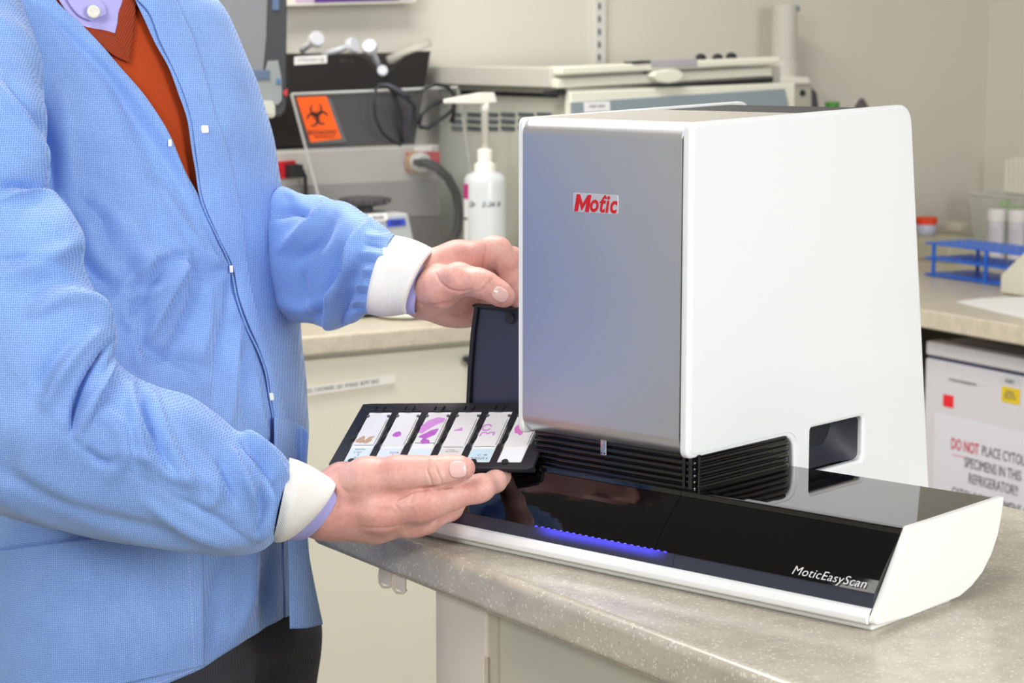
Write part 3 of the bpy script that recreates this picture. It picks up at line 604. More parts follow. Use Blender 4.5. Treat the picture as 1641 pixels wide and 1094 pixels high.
for (x, y, ang, tail, lb) in ((508, 62, (.35, 0), (490, 76), 'white plunger with short clear stem, leftmost above the bin'), (567, 72, (.35, 0), (530, 84), 'white plunger with a pale stem lying second above the bin'), (592, 74, (0, 0), (606, 104), 'white round-headed plunger resting in the dip of the bin'), (613, 113, (0, 0), (611, 122), 'small white plunger lowest in the dip of the bin')):
    c_ = Vector(Apt(x, y, .515)); t_ = Vector(Apt(*tail, .57)); d_ = (t_-c_).normalized(); h = thing('plunger', MA @ c_, lb, 'plunger', None)
    r = .0165 if y < 100 else .0115
    MB().tube([c_-d_*.004, c_, c_+d_*.010, c_+d_*.014], [r*.9, r, r, r*.6], 22).build('head', M_cup, h, .001, M=MA)
    MB().tube([c_+d_*.012, t_, t_+d_*.02], .0065, 12).build('stem', M_cup, h, M=MA, smooth=True)
o = MB().tube([Apt(622, 97, .58), Apt(688, 68, .58)], .010, 16).build('clear_tube', mat('hazy_clear_plastic', (226, 224, 212), .2, alpha=.45), M=MA, smooth=True); tag(o, 'clear plastic tube sticking up out of the bin at right', 'tube')
# acrylic shield with biohazard label
M_acr = mat('clear_acrylic', (150, 150, 152), .05, alpha=.12, coat=1); M_edge = mat('acrylic_edge', (190, 192, 190), .2, alpha=.95)
sh_ = thing('splash_shield', Aloc(600, .36), 'clear acrylic splash shield with an orange biohazard sticker', 'shield')
Aprism('acrylic_sheet', [(467, 151), (733, 140), (784, 470), (556, 486)], .36, .005, M_acr, sh_, 0)
def edge(name, a, b, off, w_=.0028):
    return MB().tube([Apt(*a, off), Apt(*b, off)], w_, 8).build(name, M_edge, sh_, M=MA)
edge('sheet_edge', (467, 151), (733, 140), .3605); edge('sheet_edge', (467, 151), (556, 486), .3605); edge('sheet_edge', (733, 140), (784, 470), .3605, .0012)
Aprism('biohazard_sticker', [(475, 156), (523, 154), (547, 222), (498, 228)], .3575, .0018, mat('orange_sticker', (250, 96, 20), .45), sh_, 0)
Aprism('clear_border', [(523, 157), (530, 157), (556, 228), (500, 231), (498, 228), (547, 222)], .3578, .0015, mat('border_film', (120, 120, 122), .3, alpha=.5), sh_, 0)
# biohazard mark: three open rings and a centre ring
pc0 = A(508, 185, .3565); Mb = MA @ frame((pc0[0], .3565, pc0[1]), (1, -0.0, -.0), (0, 0, 1)) @ Matrix.Rotation(math.radians(8), 4, 'Z')
V = MB()
def arcring(cx_, cz_, r, w_, a0, a1, n=26):
    P = []
    for i in range(n+1): t = math.radians(a0+(a1-a0)*i/n); P.append((cx_+r*math.cos(t), cz_+r*math.sin(t)))
    Vv = []; Fc = []
    for i, (x, z) in enumerate(P):
        t = math.radians(a0+(a1-a0)*i/n); ww = w_*(.35+.65*math.sin(PI*i/n))
        Vv += [(x-ww*math.cos(t), z-ww*math.sin(t), 0), (x+ww*.2*math.cos(t), z+ww*.2*math.sin(t), 0)]
    for i in range(n): Fc.append((2*i, 2*i+1, 2*i+3, 2*i+2))
    V.add(Vv, Fc)
for k in range(3):
    a_ = 90+120*k; c_ = (math.cos(math.radians(a_))*.0125, math.sin(math.radians(a_))*.0125)
    arcring(c_[0], c_[1], .0125, .0042, a_+45-360*0, a_-45+0 if False else a_-45, 26) if False else arcring(c_[0], c_[1], .0128, .0045, a_+38-360, a_-38, 30)
arcring(0, 0, .0085, .0016, 0, 360, 30)
V.build('biohazard_mark', M_ink, sh_, M=Mb)
p_ = A(517, 212, .3565)
text('lettering', 'BIOHAZARD', .0125, M_ink, sh_, MA @ frame((p_[0], .3565, p_[1]), (1, 0, 0), (0, 0, 1)), .0001, sx=.9)
p_ = A(521, 219, .3565)
text('lettering', 'PELIGRO BIOLOGICO', .006, M_ink, sh_, MA @ frame((p_[0], .3565, p_[1]), (1, 0, 0), (0, 0, 1)), .0001, sx=.8)
# safety glasses hung over the shield
gl_ = thing('safety_glasses', Aloc(665, .34, 1.2), 'black safety glasses hooked over the top of the acrylic shield', 'glasses')
def gt(name, pts, r, m=M_ink): return MB().tube([Apt(x, y, o_) for x, y, o_ in pts], r, 8).build(name, m, gl_, M=MA, smooth=True)
gt('lens_rim', [(603, 140, .33), (599, 165, .33), (602, 190, .33), (612, 212, .335), (628, 226, .34), (641, 232, .34), (655, 218, .34), (664, 196, .34), (665, 172, .34), (652, 158, .335), (634, 148, .33), (618, 138, .33), (603, 140, .33)], .0034)
gt('temple_arm', [(606, 136, .33), (622, 136, .32), (640, 146, .31), (655, 158, .31)], [.0025, .004, .006, .007], M_dgrey)
gt('temple_arm', [(628, 146, .34), (638, 170, .34), (640, 200, .34), (644, 228, .34)], [.005, .0055, .0055, .004])
gt('lens_rim', [(671, 200, .35), (676, 183, .35), (690, 169, .35), (708, 162, .35), (724, 160, .35), (727, 172, .35), (716, 184, .35), (700, 195, .35), (686, 205, .35), (672, 203, .35)], .0042)
gt('temple_arm', [(665, 150, .35), (680, 143, .345), (698, 135, .34), (716, 138, .34), (727, 150, .34), (729, 172, .34), (724, 196, .345)], [.002, .0025, .004, .0045, .004, .003, .006])
Aprism('lens', [(646, 168), (664, 175), (663, 196), (654, 216), (644, 226)], .342, .002, mat('lens_tint', (70, 66, 78), .05, alpha=.55, coat=1), gl_, 0)
# small vortex mixer
vm = thing('vortex_mixer', Aloc(610, .22), 'small grey mixer with dark ribbed platform and blue label strip', 'mixer')
Aprism('body', [(585, 346), (655, 341), (672, 420), (680, 500), (560, 505)], .16, .14, mat('mixer_grey', (176, 180, 182), .4), vm, .006)
p = Apt(585, 324, .24)
M_st = mat('ribbed_dark', (70, 68, 70), .6)
V = MB().lathe([(.006, -.02), (.016, -.018), (.016, -.008), (.042, -.004), (.045, 0), (.045, .006), (.040, .010)], 24, p)
for k in range(14): t = 2*PI*k/14; V.tube([(p[0]+.045*math.cos(t), p[1]+.045*math.sin(t), p[2]), (p[0]+.045*math.cos(t), p[1]+.045*math.sin(t), p[2]+.008)], .006, 8)
V.build('platform', M_st, vm, M=MA)
Aprism('label', [(589, 343), (620, 341), (622, 353), (592, 356)], .158, .002, M_paper, vm, 0)
Aprism('blue_label', [(619, 352), (649, 350), (651, 361), (621, 364)], .158, .002, mat('label_blue', (58, 80, 190), .4), vm, 0)
Atext('MIXER', 606, 349, .1572, .009, M_ink, vm); Atext('SPEED', 635, 357, .1572, .009, mat('label_navy', (30, 36, 90), .5), vm)
# white dish on the counter
p = MA.inverted() @ Vector(on_z(648, 508, BZ))
V = MB().lathe([(.03, 0), (.052, .003), (.060, .010), (.057, .010), (.050, .005), (.03, .003)], 40).build('dish', mat('dish_white', (226, 226, 214), .3), M=MA @ Matrix.Translation((p.x, p.y, BZ+.0005)), smooth=True); tag(V, 'shallow white dish on the far worktop just behind the upper cuff', 'dish')
# pump bottle
pb_ = thing('pump_bottle', Aloc(777, .22), 'white translucent pump bottle with black handwriting', 'bottle')
bx_, bz_ = A(777, 276, .22); k_ = 4.2/3413
Mp = MA @ Matrix.Translation((bx_, .22, BZ)); hb = bz_-BZ
M_btl = mat('translucent_bottle', (212, 216, 218), .3, alpha=.93, coat=.3); M_pump = mat('pump_white', (238, 236, 226), .3)
V = MB().lathe([(.036, 0), (.041, .004), (.042, .02), (.042, hb-.022), (.041, hb-.012), (.036, hb-.004), (.026, hb), (.02, hb+.003)], 36)
V.build('body', M_btl, pb_, M=Mp, smooth=True)
MB().lathe([(.022, hb), (.022, hb+.016), (.018, hb+.017), (.015, hb+.020), (.0155, hb+.044), (.013, hb+.046)], 28).build('collar', M_pump, pb_, M=Mp, smooth=False)
MB().lathe([(.0072, hb+.044), (.0072, hb+.120), (.0088, hb+.121), (.0088, hb+.140)], 16).build('stem', M_pump, pb_, M=Mp, smooth=True)
V = MB().add([(-.094, -.004, hb+.138), (-.094, .004, hb+.138), (-.094, .004, hb+.146), (-.094, -.004, hb+.146), (-.012, -.009, hb+.136), (-.012, .009, hb+.136), (-.012, .009, hb+.158), (-.012, -.009, hb+.158), (.024, -.009, hb+.138), (.024, .009, hb+.138), (.018, .009, hb+.158), (.018, -.009, hb+.158)],
    [(3, 2, 1, 0), (0, 1, 5, 4), (1, 2, 6, 5), (2, 3, 7, 6), (3, 0, 4, 7), (4, 5, 9, 8), (5, 6, 10, 9), (6, 7, 11, 10), (7, 4, 8, 11), (8, 9, 10, 11)]); V.build('nozzle_head', M_pump, pb_, .002, M=Mp)
def onbody(z0, z1, a0, a1, m, name, n=8, r=.0424):
    V = []; Fc = []
    for i in range(n+1): t = math.radians(a0+(a1-a0)*i/n); V += [(r*math.cos(t), r*math.sin(t), z0), (r*math.cos(t), r*math.sin(t), z1)]
    for i in range(n): Fc.append((2*i, 2*i+2, 2*i+3, 2*i+1))
    return MB().add(V, Fc).build(name, m, pb_, M=Mp)
_v = MA.to_3x3().inverted() @ Vector((0, -1, 0)); vd = math.degrees(math.atan2(_v.y, _v.x))     # angle that faces the camera
zq = lambda py: hb-(py-276)*k_
onbody(zq(318), zq(294), vd-88, vd-50, mat('magenta_label', (196, 40, 128), .4), 'magenta_label', r=.0426)
onbody(zq(420), zq(318), vd-88, vd-52, M_paper, 'side_label', r=.0425)
onbody(zq(352), zq(348), vd-84, vd-54, M_ink2, 'label_line', r=.0428)
for i, s in enumerate('Dr  2-24 B'):
    if s == ' ': continue
    t = math.radians(vd-38+i*8.6); R3 = Matrix(((-math.sin(t), 0, math.cos(t), 0), (math.cos(t), 0, math.sin(t), 0), (0, 1, 0, 0), (0, 0, 0, 1)))
    text('handwriting', s, .014, M_ink, pb_, Mp @ Matrix.Translation((.0428*math.cos(t), .0428*math.sin(t), zq(326))) @ R3, .0001, shear=.2)
# big instrument
ins = thing('instrument', Aloc(1000, .12), 'large ivory bench instrument with louvred side, behind the scanner', 'instrument')
f0 = .10
xL = A(908, 300, f0)[0]; xR = A(1266, 300, f0)[0]; dpt = .50
zb = A(908, 150, f0)[1]
MB().box((xL, f0, BZ+.012), (xR, f0+dpt, zb+.012)).build('body', M_lab2, ins, .006, M=MA)
zr = A(1258, 132, f0)[1]
MB().prism([(xL+.0, BZ+.02), (xR, BZ+.02), (xR, zr), (xL, zb+.004)], f0-.012, f0+.02).build('front_frame', M_lab3, ins, .004, M=MA)
Aprism('control_panel', [(917, 164), (1258, 142), (1266, 178), (1280, 400), (920, 420)], f0-.018, .008, mat('panel_steel_blue', (140, 152, 160), .4), ins, .001)
Aprism('asset_label', [(936, 164), (977, 162), (978, 177), (937, 180)], f0-.0195, .002, M_paper, ins, 0)
Atext('ASSET 60324', 957, 170, f0-.0203, .007, M_ink, ins)
Aprism('gap_shadow_strip', [(884, 146), (1240, 124), (1238, 132), (884, 153)], f0+.004, .03, M_ink, ins, 0)  # black strip painted in for the shade of the gap under the lid
zt = A(885, 106, f0)[1]; zt0 = A(885, 141, f0)[1]
xl0 = A(888, 120, f0)[0]
MB().box((xl0-.002, f0+.012, zt0), (xR-.02, f0+dpt+.02, zt-.003)).build('lid', mat('lid_grey', (196, 195, 186), .45), ins, .003, M=MA)
Aprism('lid_front_lower', [(893, 127), (1237, 108), (1238, 121), (893, 142)], f0-.006, .03, M_lab3, ins, .003)
Aprism('lid_front_upper', [(900, 107), (1251, 91), (1251, 102), (900, 121)], f0-.018, .05, M_lab3, ins, .004)
Aprism('handle_inset', [(1043, 97), (1117, 93), (1118, 106), (1045, 109)], f0-.021, .01, mat('mauve_grey', (172, 168, 176), .5), ins, .002)
Aprism('dark_trim', [(1014, 99), (1043, 97), (1043, 100), (1014, 102)], f0-.02, .03, M_ink, ins, 0)
hp = [(1045, 122), (1052, 114), (1072, 111), (1090, 112), (1098, 120), (1090, 131), (1072, 134), (1054, 131)]
Aprism('round_grip', hp, f0-.03, .03, M_lab3, ins, .004)
for k, x in enumerate((745, 765, 782)): pass
for cx_, cy_ in ((1123, 92), (1150, 92), (1172, 90)):
    p = Apt(cx_, cy_, f0+.1); MB().lathe([(.010, -.02), (.012, 0), (.009, .005), (.003, .008)], 14, p).build('knob', M_ink, ins, M=MA)
# dark line below the lid on the side + louvres
def side_box(name, y0, y1, z0, z1, m): return MB().box((xL-.003, y0, z0), (xL+.002, y1, z1)).build(name, m, ins, M=MA)
side_box('lid_gap', f0+.03, f0+.40, zt0-.020, zt0-.012, M_ink)
def side_y(px):   # depth on the side face seen at pixel column px
    p = MA.inverted() @ Vector(on_plane(px, 190, MA @ Vector((xL, 0, 0)), MA.to_3x3() @ Vector((1, 0, 0)))); return p.y
def side_z(px, py):
    p = MA.inverted() @ Vector(on_plane(px, py, MA @ Vector((xL, 0, 0)), MA.to_3x3() @ Vector((1, 0, 0)))); return p.z
for (a_, b_) in ((725, 742), (750, 773), (777, 799), (804, 826), (832, 856), (862, 884)):
    for yy in (183, 194, 205):
        side_box('louvre_slot', side_y(b_), side_y(a_), side_z((a_+b_)/2, yy+3), side_z((a_+b_)/2, yy-2.5), mat('slot_blue_grey', (84, 92, 100), .5))
# microscope behind the instrument
ms = thing('microscope', Aloc(1258, .56), 'grey microscope with a tall round camera column against the wall', 'microscope')
cxm, czm = A(1256, 125, .57); zt_ = A(1256, 8, .57)[1]
MB().lathe([(.036, czm-BZ-.03), (.035, czm-BZ+.03), (.0315, czm-BZ+.04), (.0300, zt_-BZ), (.026, zt_-BZ)], 30).build('camera_column', mat('column_grey', (200, 198, 188), .4), ms, M=MA @ Matrix.Translation((cxm, .57, BZ)), smooth=False)
p = Apt(1275, 14, .55); MB().tube([(p[0]-.012, p[1], p[2]), (p[0]+.008, p[1], p[2])], .007, 12).build('thumb_screw', mat('screw_blue', (128, 136, 150), .4), ms, M=MA)
Aprism('head', [(1240, 134), (1300, 134), (1306, 142), (1310, 175), (1240, 180)], .52, .10, mat('head_grey', (186, 184, 172), .4), ms, .006)
Aprism('white_top', [(1242, 124), (1262, 122), (1298, 124), (1300, 135), (1242, 136)], .51, .10, M_pump, ms, .005)
Aprism('stand', [(1240, 176), (1312, 172), (1316, 420), (1236, 425)], .55, .08, mat('stand_dark', (70, 70, 76), .4), ms, .004)
p = Apt(1286, 149, .5195); MB().tube([(p[0], .522, p[2]), (p[0], .516, p[2])], [.009, .007], 16).build('port', M_ink, ms, M=MA)
Aprism('side_cover', [(1302, 142), (1309, 148), (1313, 180), (1303, 180)], .515, .08, mat('stand_dark', (70, 70, 76), .4), ms, .001)
xg, zg = A(1334, 164, .5)
gb = thing('green_capped_bottle', Aloc(1334, .5), 'tall grey bottle with a flat green cap behind the scanner top', 'bottle')
MB().lathe([(.02, 0), (.021, .01), (.021, zg-BZ-.02), (.015, zg-BZ-.012)], 20).build('body', mat('bottle_grey', (170, 168, 158), .5), gb, M=MA @ Matrix.Translation((xg, .5, BZ)), smooth=True)
MB().lathe([(.0175, zg-BZ-.014), (.0175, zg-BZ), (.016, zg-BZ+.001)], 20).build('cap', mat('cap_green', (70, 140, 50), .4), gb, M=MA @ Matrix.Translation((xg, .5, BZ)))
xg, zg = A(1381, 158, .5)
o = MB().lathe([(.03, 0), (.03, .2), (.026, zg-BZ-.05), (.016, zg-BZ-.018), (.005, zg-BZ), (.002, zg-BZ+.001)], 20).build('spout_bottle', mat('bottle_plum', (88, 82, 88), .5), M=MA @ Matrix.Translation((xg, .5, BZ)), smooth=True); tag(o, 'dark grey bottle with a pointed tip behind the scanner top', 'bottle')
# slotted shelf standard and framed notice on the wall
ss = thing('shelf_standard', MA @ Vector((A(960, 0, .655)[0], .655, 1.6)), 'white slotted shelf standard screwed to the wall above the instrument', 'shelf rail')
xa = A(951, 50, .65)[0]; xb = A(970, 50, .65)[0]; z_b = A(960, 104, .65)[1]
MB().box((xa, .645, z_b), (xb, .660, z_b+.9)).build('rail', mat('rail_white', (216, 216, 208), .4), ss, .002, M=MA)
for k in range(18):
    zc = A(960, 92-20.5*k, .645)[1]; MB().box((xa+.0095, .6435, zc-.007), (xa+.0155, .6465, zc+.007)).build('slot', mat('slot_blue_grey', (84, 92, 100), .5), ss, M=MA)
fp = thing('framed_notice', MA @ Vector((A(560, -20, .62)[0], .62, 1.5)), 'white framed notice with a purple stripe at the top of the wall', 'sign')
Aprism('frame', [(440, -70), (668, -70), (668, 5), (440, 11)], .60, .058, mat('frame_white', (224, 220, 208), .4), fp, .003)
Aprism('purple_print', [(474, -60), (662, -60), (662, 0), (474, 4)], .5985, .002, mat('print_lilac', (196, 170, 200), .5), fp, 0)
Aprism('purple_stripe', [(504, -60), (640, -60), (640, 0.5), (504, 4)], .5975, .0015, mat('print_purple', (84, 44, 130), .5), fp, 0)
# ------------------------------------------------------------ things on the right background counter
def Bz(px, py, z=BZ): return MBm.inverted() @ Vector(on_z(px, py, z))
def Bp(px, py, off):
    p = MBm.inverted() @ Vector(on_plane(px, py, P3(gB+nB*off, 0), (nB[0], nB[1], 0))); return (p.x, p.z)
M_blue = mat('blue_rack_plastic', (44, 108, 214), .4)
r0 = Bz(1480, 441); r1 = Bz(1603, 459)
rk = thing('tube_rack', MBm @ Vector((r0.x+.15, r0.y+.05, BZ)), 'blue three-tier tube rack on the right worktop', 'rack')
ra = r0.x; rb = ra+.35; ry0 = r0.y; ry1 = ry0+.135
def shelf(z, holes_):
    nx, ny = 12, 5; hs = []
    if holes_:
        dx = (rb-ra)/nx; dy = (ry1-ry0)/ny
        for i in range(nx):
            for j in range(ny): cx_, cy_ = ra+dx*(i+.5), ry0+dy*(j+.5); hs.append([(cx_+.0085*math.cos(2*PI*k/10), cy_+.0085*math.sin(2*PI*k/10)) for k in range(10)])
    plate('shelf', rrect(ra, ry0, rb, ry1, .004), M_blue, rk, MBm @ Matrix.Translation((0, 0, z)), .004, .0005, hs)
shelf(BZ+.004, False); shelf(BZ+.040, True); shelf(BZ+.074, True)
for x in (ra+.030, (ra+rb)/2+.03, rb-.03):
    for y in (ry0+.003, ry1-.003): MB().box((x-.004, y-.003, BZ), (x+.004, y+.003, BZ+.074)).build('post', M_blue, rk, .0008, M=MBm)
# white bottles
proto = None
for px, lb in ((1596, 'white screw-capped bottle behind the blue rack, left of three'), (1629, 'white screw-capped bottle behind the blue rack, middle of three'), (1662, 'white screw-capped bottle behind the blue rack, cut by the right edge')):
    p = Bz(px, 417+(px-1596)*.06)
    if proto is None:
        proto = thing('specimen_bottle', MBm @ Vector((p.x, p.y, BZ)), lb, 'bottle', 'white bottles behind the blue rack'); Mq = MBm @ Matrix.Translation((p.x, p.y, BZ))
        MB().lathe([(.020, 0), (.0222, .003), (.0222, .094), (.020, .098)], 24).build('body', mat('bottle_white', (206, 204, 210), .4), proto, M=Mq, smooth=False)
        MB().lathe([(.0235, .096), (.0238, .116), (.0225, .124), (.018, .1245)], 24).build('cap', mat('cap_white', (226, 224, 222), .4), proto, M=Mq, smooth=False)
        V = MB()
        for z in (.046, .054, .062, .070, .078):
            n = 12
            for i in range(n):
                t = math.radians(-150+i*10); t2 = t+math.radians(7)
                V.add([(.0225*math.cos(t), .0225*math.sin(t), z), (.0225*math.cos(t2), .0225*math.sin(t2), z), (.0225*math.cos(t2), .0225*math.sin(t2), z+.002), (.0225*math.cos(t), .0225*math.sin(t), z+.002)], [(0, 1, 2, 3)])
        V.build('label_print', mat('violet_print', (146, 132, 176), .5), proto, M=Mq); first = p
    else:
        c_ = copy_tree(proto); c_.location = MBm @ Vector((p.x, p.y, BZ)); c_['label'] = lb
# clear bin with green tubes
p = Bz(1553, 402); bn = thing('clear_bin', MBm @ Vector((p.x+.1, p.y+.1, BZ)), 'clear plastic bin of green things behind the white bottles', 'bin')
bw, bd, bh = .17, .105, .145
def ring(x0, y0, x1, y1, z): return [(x0, y0, z), (x1, y0, z), (x1, y1, z), (x0, y1, z)]
V = ring(p.x+.012, p.y+.01, p.x+bw-.012, p.y+bd-.01, BZ+.001)+ring(p.x-.008, p.y, p.x+bw, p.y+bd, BZ+bh)+ring(p.x-.004, p.y+.004, p.x+bw-.004, p.y+bd-.004, BZ+bh)+ring(p.x+.015, p.y+.013, p.x+bw-.015, p.y+bd-.013, BZ+.004)
Fc = [(3, 2, 1, 0), (12, 13, 14, 15)]
for a_, b_ in ((0, 4), (4, 8), (8, 12)):
    for k in range(4): Fc.append((a_+k, a_+(k+1) % 4, b_+(k+1) % 4, b_+k))
MB().add(V, Fc).build('tub', mat('hazy_bin_plastic', (214, 216, 208), .25, alpha=.3), bn, M=MBm)
MB().tube([(p.x-.008, p.y, BZ+bh), (p.x+bw, p.y, BZ+bh), (p.x+bw, p.y+bd, BZ+bh), (p.x-.008, p.y+bd, BZ+bh), (p.x-.008, p.y, BZ+bh)], .003, 6).build('rim', mat('bin_rim', (206, 206, 200), .4), bn, M=MBm)
gr_ = MB()
for i in range(46):
    x = p.x+.035+random.random()*(bw-.075); y = p.y+.033+random.random()*(bd-.066); z = BZ+.016+random.random()*.10
    a_ = random.random()*3; gr_.tube([(x, y, z), (x+.022*math.cos(a_), y+.022*math.sin(a_), z+random.uniform(-.005, .02))], .008, 8)
tag(gr_.build('green_caps', mat('cap_light_green', (130, 196, 90), .4), M=MBm), 'heap of light green caps seen through the clear bin', 'caps', kind='stuff')
# ribbed ivory tower behind the bin
xr_d = Bp(1608, 300, .985); rt = thing('ribbed_dispenser', MBm @ Vector((xr_d[0]+.08, 1.0, BZ)), 'ivory ribbed dispenser standing against the wall at the right edge', 'dispenser')
zt2 = Bp(1620, 251, .985)[1]-BZ
for i in range(9):
    MB().box((xr_d[0]+.017*i, .986, BZ), (xr_d[0]+.014+.017*i, 1.012, BZ+zt2-.004*(i % 2)-.008*(i == 0))).build('rib', mat('ivory_rib', (238, 234, 222), .5), rt, .002, M=MBm)
MB().box((xr_d[0]+.004, 1.012, BZ), (xr_d[0]+.15, 1.036, BZ+zt2-.02)).build('back', mat('ivory_back', (186, 182, 168), .5), rt, .002, M=MBm)
# beige box, jar, grey case
q0 = Bz(1440, 411); q1 = Bz(1549, 420)
bxh = .048
be = boxo('storage_box', (q0.x-.02, q0.y, BZ), (q0.x+.19, q0.y+.15, BZ+bxh), mat('box_beige', (186, 180, 158), .5), None, .004, M=MBm); tag(be, 'low beige box behind the blue rack with a red-lidded jar on top', 'box')
def Btop(px, py, z): return MBm.inverted() @ Vector(on_z(px, py, z))
j = Btop(1484, 377, BZ+bxh); jr = thing('jar', MBm @ Vector((j.x, j.y, BZ+bxh)), 'small clear jar with a flat red lid beside the scanner rear edge', 'jar'); Mj = MBm @ Matrix.Translation((j.x, j.y, BZ+bxh))
MB().lathe([(.020, 0), (.024, .003), (.025, .028), (.022, .031)], 24).build('body', mat('jar_lilac', (186, 186, 206), .3), jr, M=Mj, smooth=True)
MB().lathe([(.026, .028), (.027, .030), (.027, .045), (.025, .046)], 24).build('lid', mat('lid_red', (228, 66, 32), .4), jr, M=Mj)
j = Btop(1530, 371, BZ+bxh); o = boxo('card_box', (j.x-.04, j.y, BZ+bxh), (j.x+.02, j.y+.03, BZ+bxh+.022), mat('carton_cream', (212, 204, 186), .6), None, .003, M=MBm); tag(o, 'small cream carton on the beige box right of the red-lidded jar', 'box')
xg1, zg1 = Bp(1486, 301, .94)
gc = thing('grey_case', MBm @ Vector((xg1-.05, .98, BZ)), 'olive grey instrument case just showing past the scanner rear edge', 'case')
MB().box((xg1-.11, .94, BZ), (xg1, 1.02, zg1)).build('body', mat('case_olive', (140, 134, 116), .5), gc, .006, M=MBm)
MB().box((xg1-.10, .95, zg1), (xg1-.012, 1.01, zg1+.006)).build('top', M_dark, gc, .002, M=MBm)
MB().tube([(xg1-.014, .941, zg1-.045), (xg1-.014, .937, zg1-.045)], .006, 12).build('knob', M_dark, gc, M=MBm)
# beige desktop device at the right edge and the paper in front of it
d0 = Bz(1602, 471)
dv = thing('label_printer', MBm @ Vector((d0.x+.1, d0.y+.1, BZ)), 'beige sloped desktop device cut off by the right edge of the view', 'printer')
MB().add([(d0.x, d0.y, BZ+.002), (d0.x+.3, d0.y, BZ+.002), (d0.x+.3, d0.y+.2, BZ+.002), (d0.x, d0.y+.2, BZ+.002), (d0.x, d0.y, BZ+.040), (d0.x+.3, d0.y, BZ+.040), (d0.x+.3, d0.y+.2, BZ+.046), (d0.x, d0.y+.2, BZ+.046), (d0.x+.065, d0.y+.03, BZ+.112), (d0.x+.3, d0.y+.03, BZ+.112), (d0.x+.3, d0.y+.17, BZ+.112), (d0.x+.065, d0.y+.17, BZ+.112)],
   [(3, 2, 1, 0), (0, 1, 5, 4), (1, 2, 6, 5), (2, 3, 7, 6), (3, 0, 4, 7), (4, 5, 9, 8), (5, 6, 10, 9), (6, 7, 11, 10), (7, 4, 8, 11), (8, 9, 10, 11)]).build('housing', mat('device_beige', (206, 202, 186), .5), dv, .004, M=MBm)
p = [Bz(x, y) for x, y in ((1531, 485), (1575, 479), (1641, 477), (1730, 486), (1700, 530), (1641, 511))]
o = plate('paper_sheet', [(q_.x, q_.y) for q_ in p][::-1], M_paper, None, MBm @ Matrix.Translation((0, 0, BZ+.0015)), .002, .0002); tag(o, 'white paper sheets on the right worktop in front of the beige device', 'paper')
# ------------------------------------------------------------ the person: body form
def interp(xs, ys):
    xs = np.array(xs, float); ys = np.array(ys, float); o = np.argsort(xs); xs = xs[o]; ys = ys[o]
    m = np.gradient(ys, xs)
    def f(x):
        x = np.clip(np.asarray(x, float), xs[0], xs[-1]); i = np.clip(np.searchsorted(xs, x)-1, 0, len(xs)-2)
        h = xs[i+1]-xs[i]; t = (x-xs[i])/h
        return (2*t**3-3*t**2+1)*ys[i]+(t**3-2*t**2+t)*h*m[i]+(-2*t**3+3*t**2)*ys[i+1]+(t**3-t**2)*h*m[i+1]
    return f
# the heights are real; the right-hand outline of the torso is read at a depth of about 2.4 m
syz = [(-150, 150), (-60, 262), (0, 335), (50, 362), (100, 383), (180, 408), (330, 432), (470, 447), (590, 460), (700, 467), (860, 463), (1005, 466), (1150, 470)]
zs = []; xsil = []
for y, x in syz: p = at(x, y, 2.42); zs.append(p[2]); xsil.append(p[0])
fX = interp(zs, xsil)
fa = interp([1.60, 1.53, 1.50, 1.47, 1.44, 1.40, 1.3, 1.17, 1.0, .8, .7], [.07, .09, .14, .18, .20, .212, .225, .235, .24, .25, .252])
fb_ = interp([1.60, 1.53, 1.47, 1.4, 1.3, 1.17, 1.0, .8, .7], [.05, .065, .088, .112, .132, .145, .152, .158, .16])
fphi = interp([1.6, 1.45, 1.40, 1.30, 1.17, 1.02, .8, .7], [64, 62, 59, 50, 36, 21, 17, 17])
NE = 2.2; CY = 2.425
def bodyframe(z):
    z = np.asarray(z, float); ph = np.radians(fphi(z)); a = fa(z); b = fb_(z)
    Dx, Dy = np.cos(ph), -np.sin(ph); Lx, Ly = np.sin(ph), np.cos(ph)
    k = NE/(NE-1); ext = (np.abs(a*Lx)**k+np.abs(b*Dx)**k)**(1/k)
    return fX(z)-ext, np.full_like(z, CY), a, b, Dx, Dy, Lx, Ly
def T(th, z, off=0.):
    cx, cy, a, b, Dx, Dy, Lx, Ly = bodyframe(z); c, s = np.cos(th), np.sin(th)
    l = (a+off)*np.sign(c)*np.abs(c)**(2/NE); m = (b+off)*np.sign(s)*np.abs(s)**(2/NE)
    return np.stack([cx+l*Lx+m*Dx, cy+l*Ly+m*Dy, np.asarray(z, float)+0*l], -1)
def Fim(P):
    cx, cy, a, b, Dx, Dy, Lx, Ly = bodyframe(P[..., 2]); qx = P[..., 0]-cx; qy = P[..., 1]-cy
    l = (qx*Lx+qy*Ly)/a; m = (qx*Dx+qy*Dy)/b
    return np.abs(l)**NE+np.abs(m)**NE-1, l, m
def surfpt(px, py):
    px = np.asarray(px, float); py = np.asarray(py, float); sh = px.shape; px = px.ravel(); py = py.ravel()
    r = F_[None]+(px[:, None]-820.5)/3413*R_-(py[:, None]-547)/3413*U_
    ds = np.linspace(2.05, 2.75, 351); P = O_+r[:, None, :]*ds[None, :, None]; f = Fim(P)[0]
    ins = f < 0; i = np.argmax(ins, 1); bad = ~ins.any(1); i[bad] = np.argmin(f[bad], 1) if bad.any() else 0
    i = np.clip(i, 1, 350); f0 = f[np.arange(len(i)), i-1]; f1 = f[np.arange(len(i)), i]; t = np.where(bad, 1, np.clip(f0/(f0-f1+1e-12), 0, 1))
    d = ds[i-1]+t*(ds[i]-ds[i-1]); Q = O_+r*d[:, None]
    return Q.reshape(sh+(3,))
def theta_of(P):
    _, l, m = Fim(P); return np.arctan2(np.sign(m)*np.abs(m)**(NE/2), np.sign(l)*np.abs(l)**(NE/2))
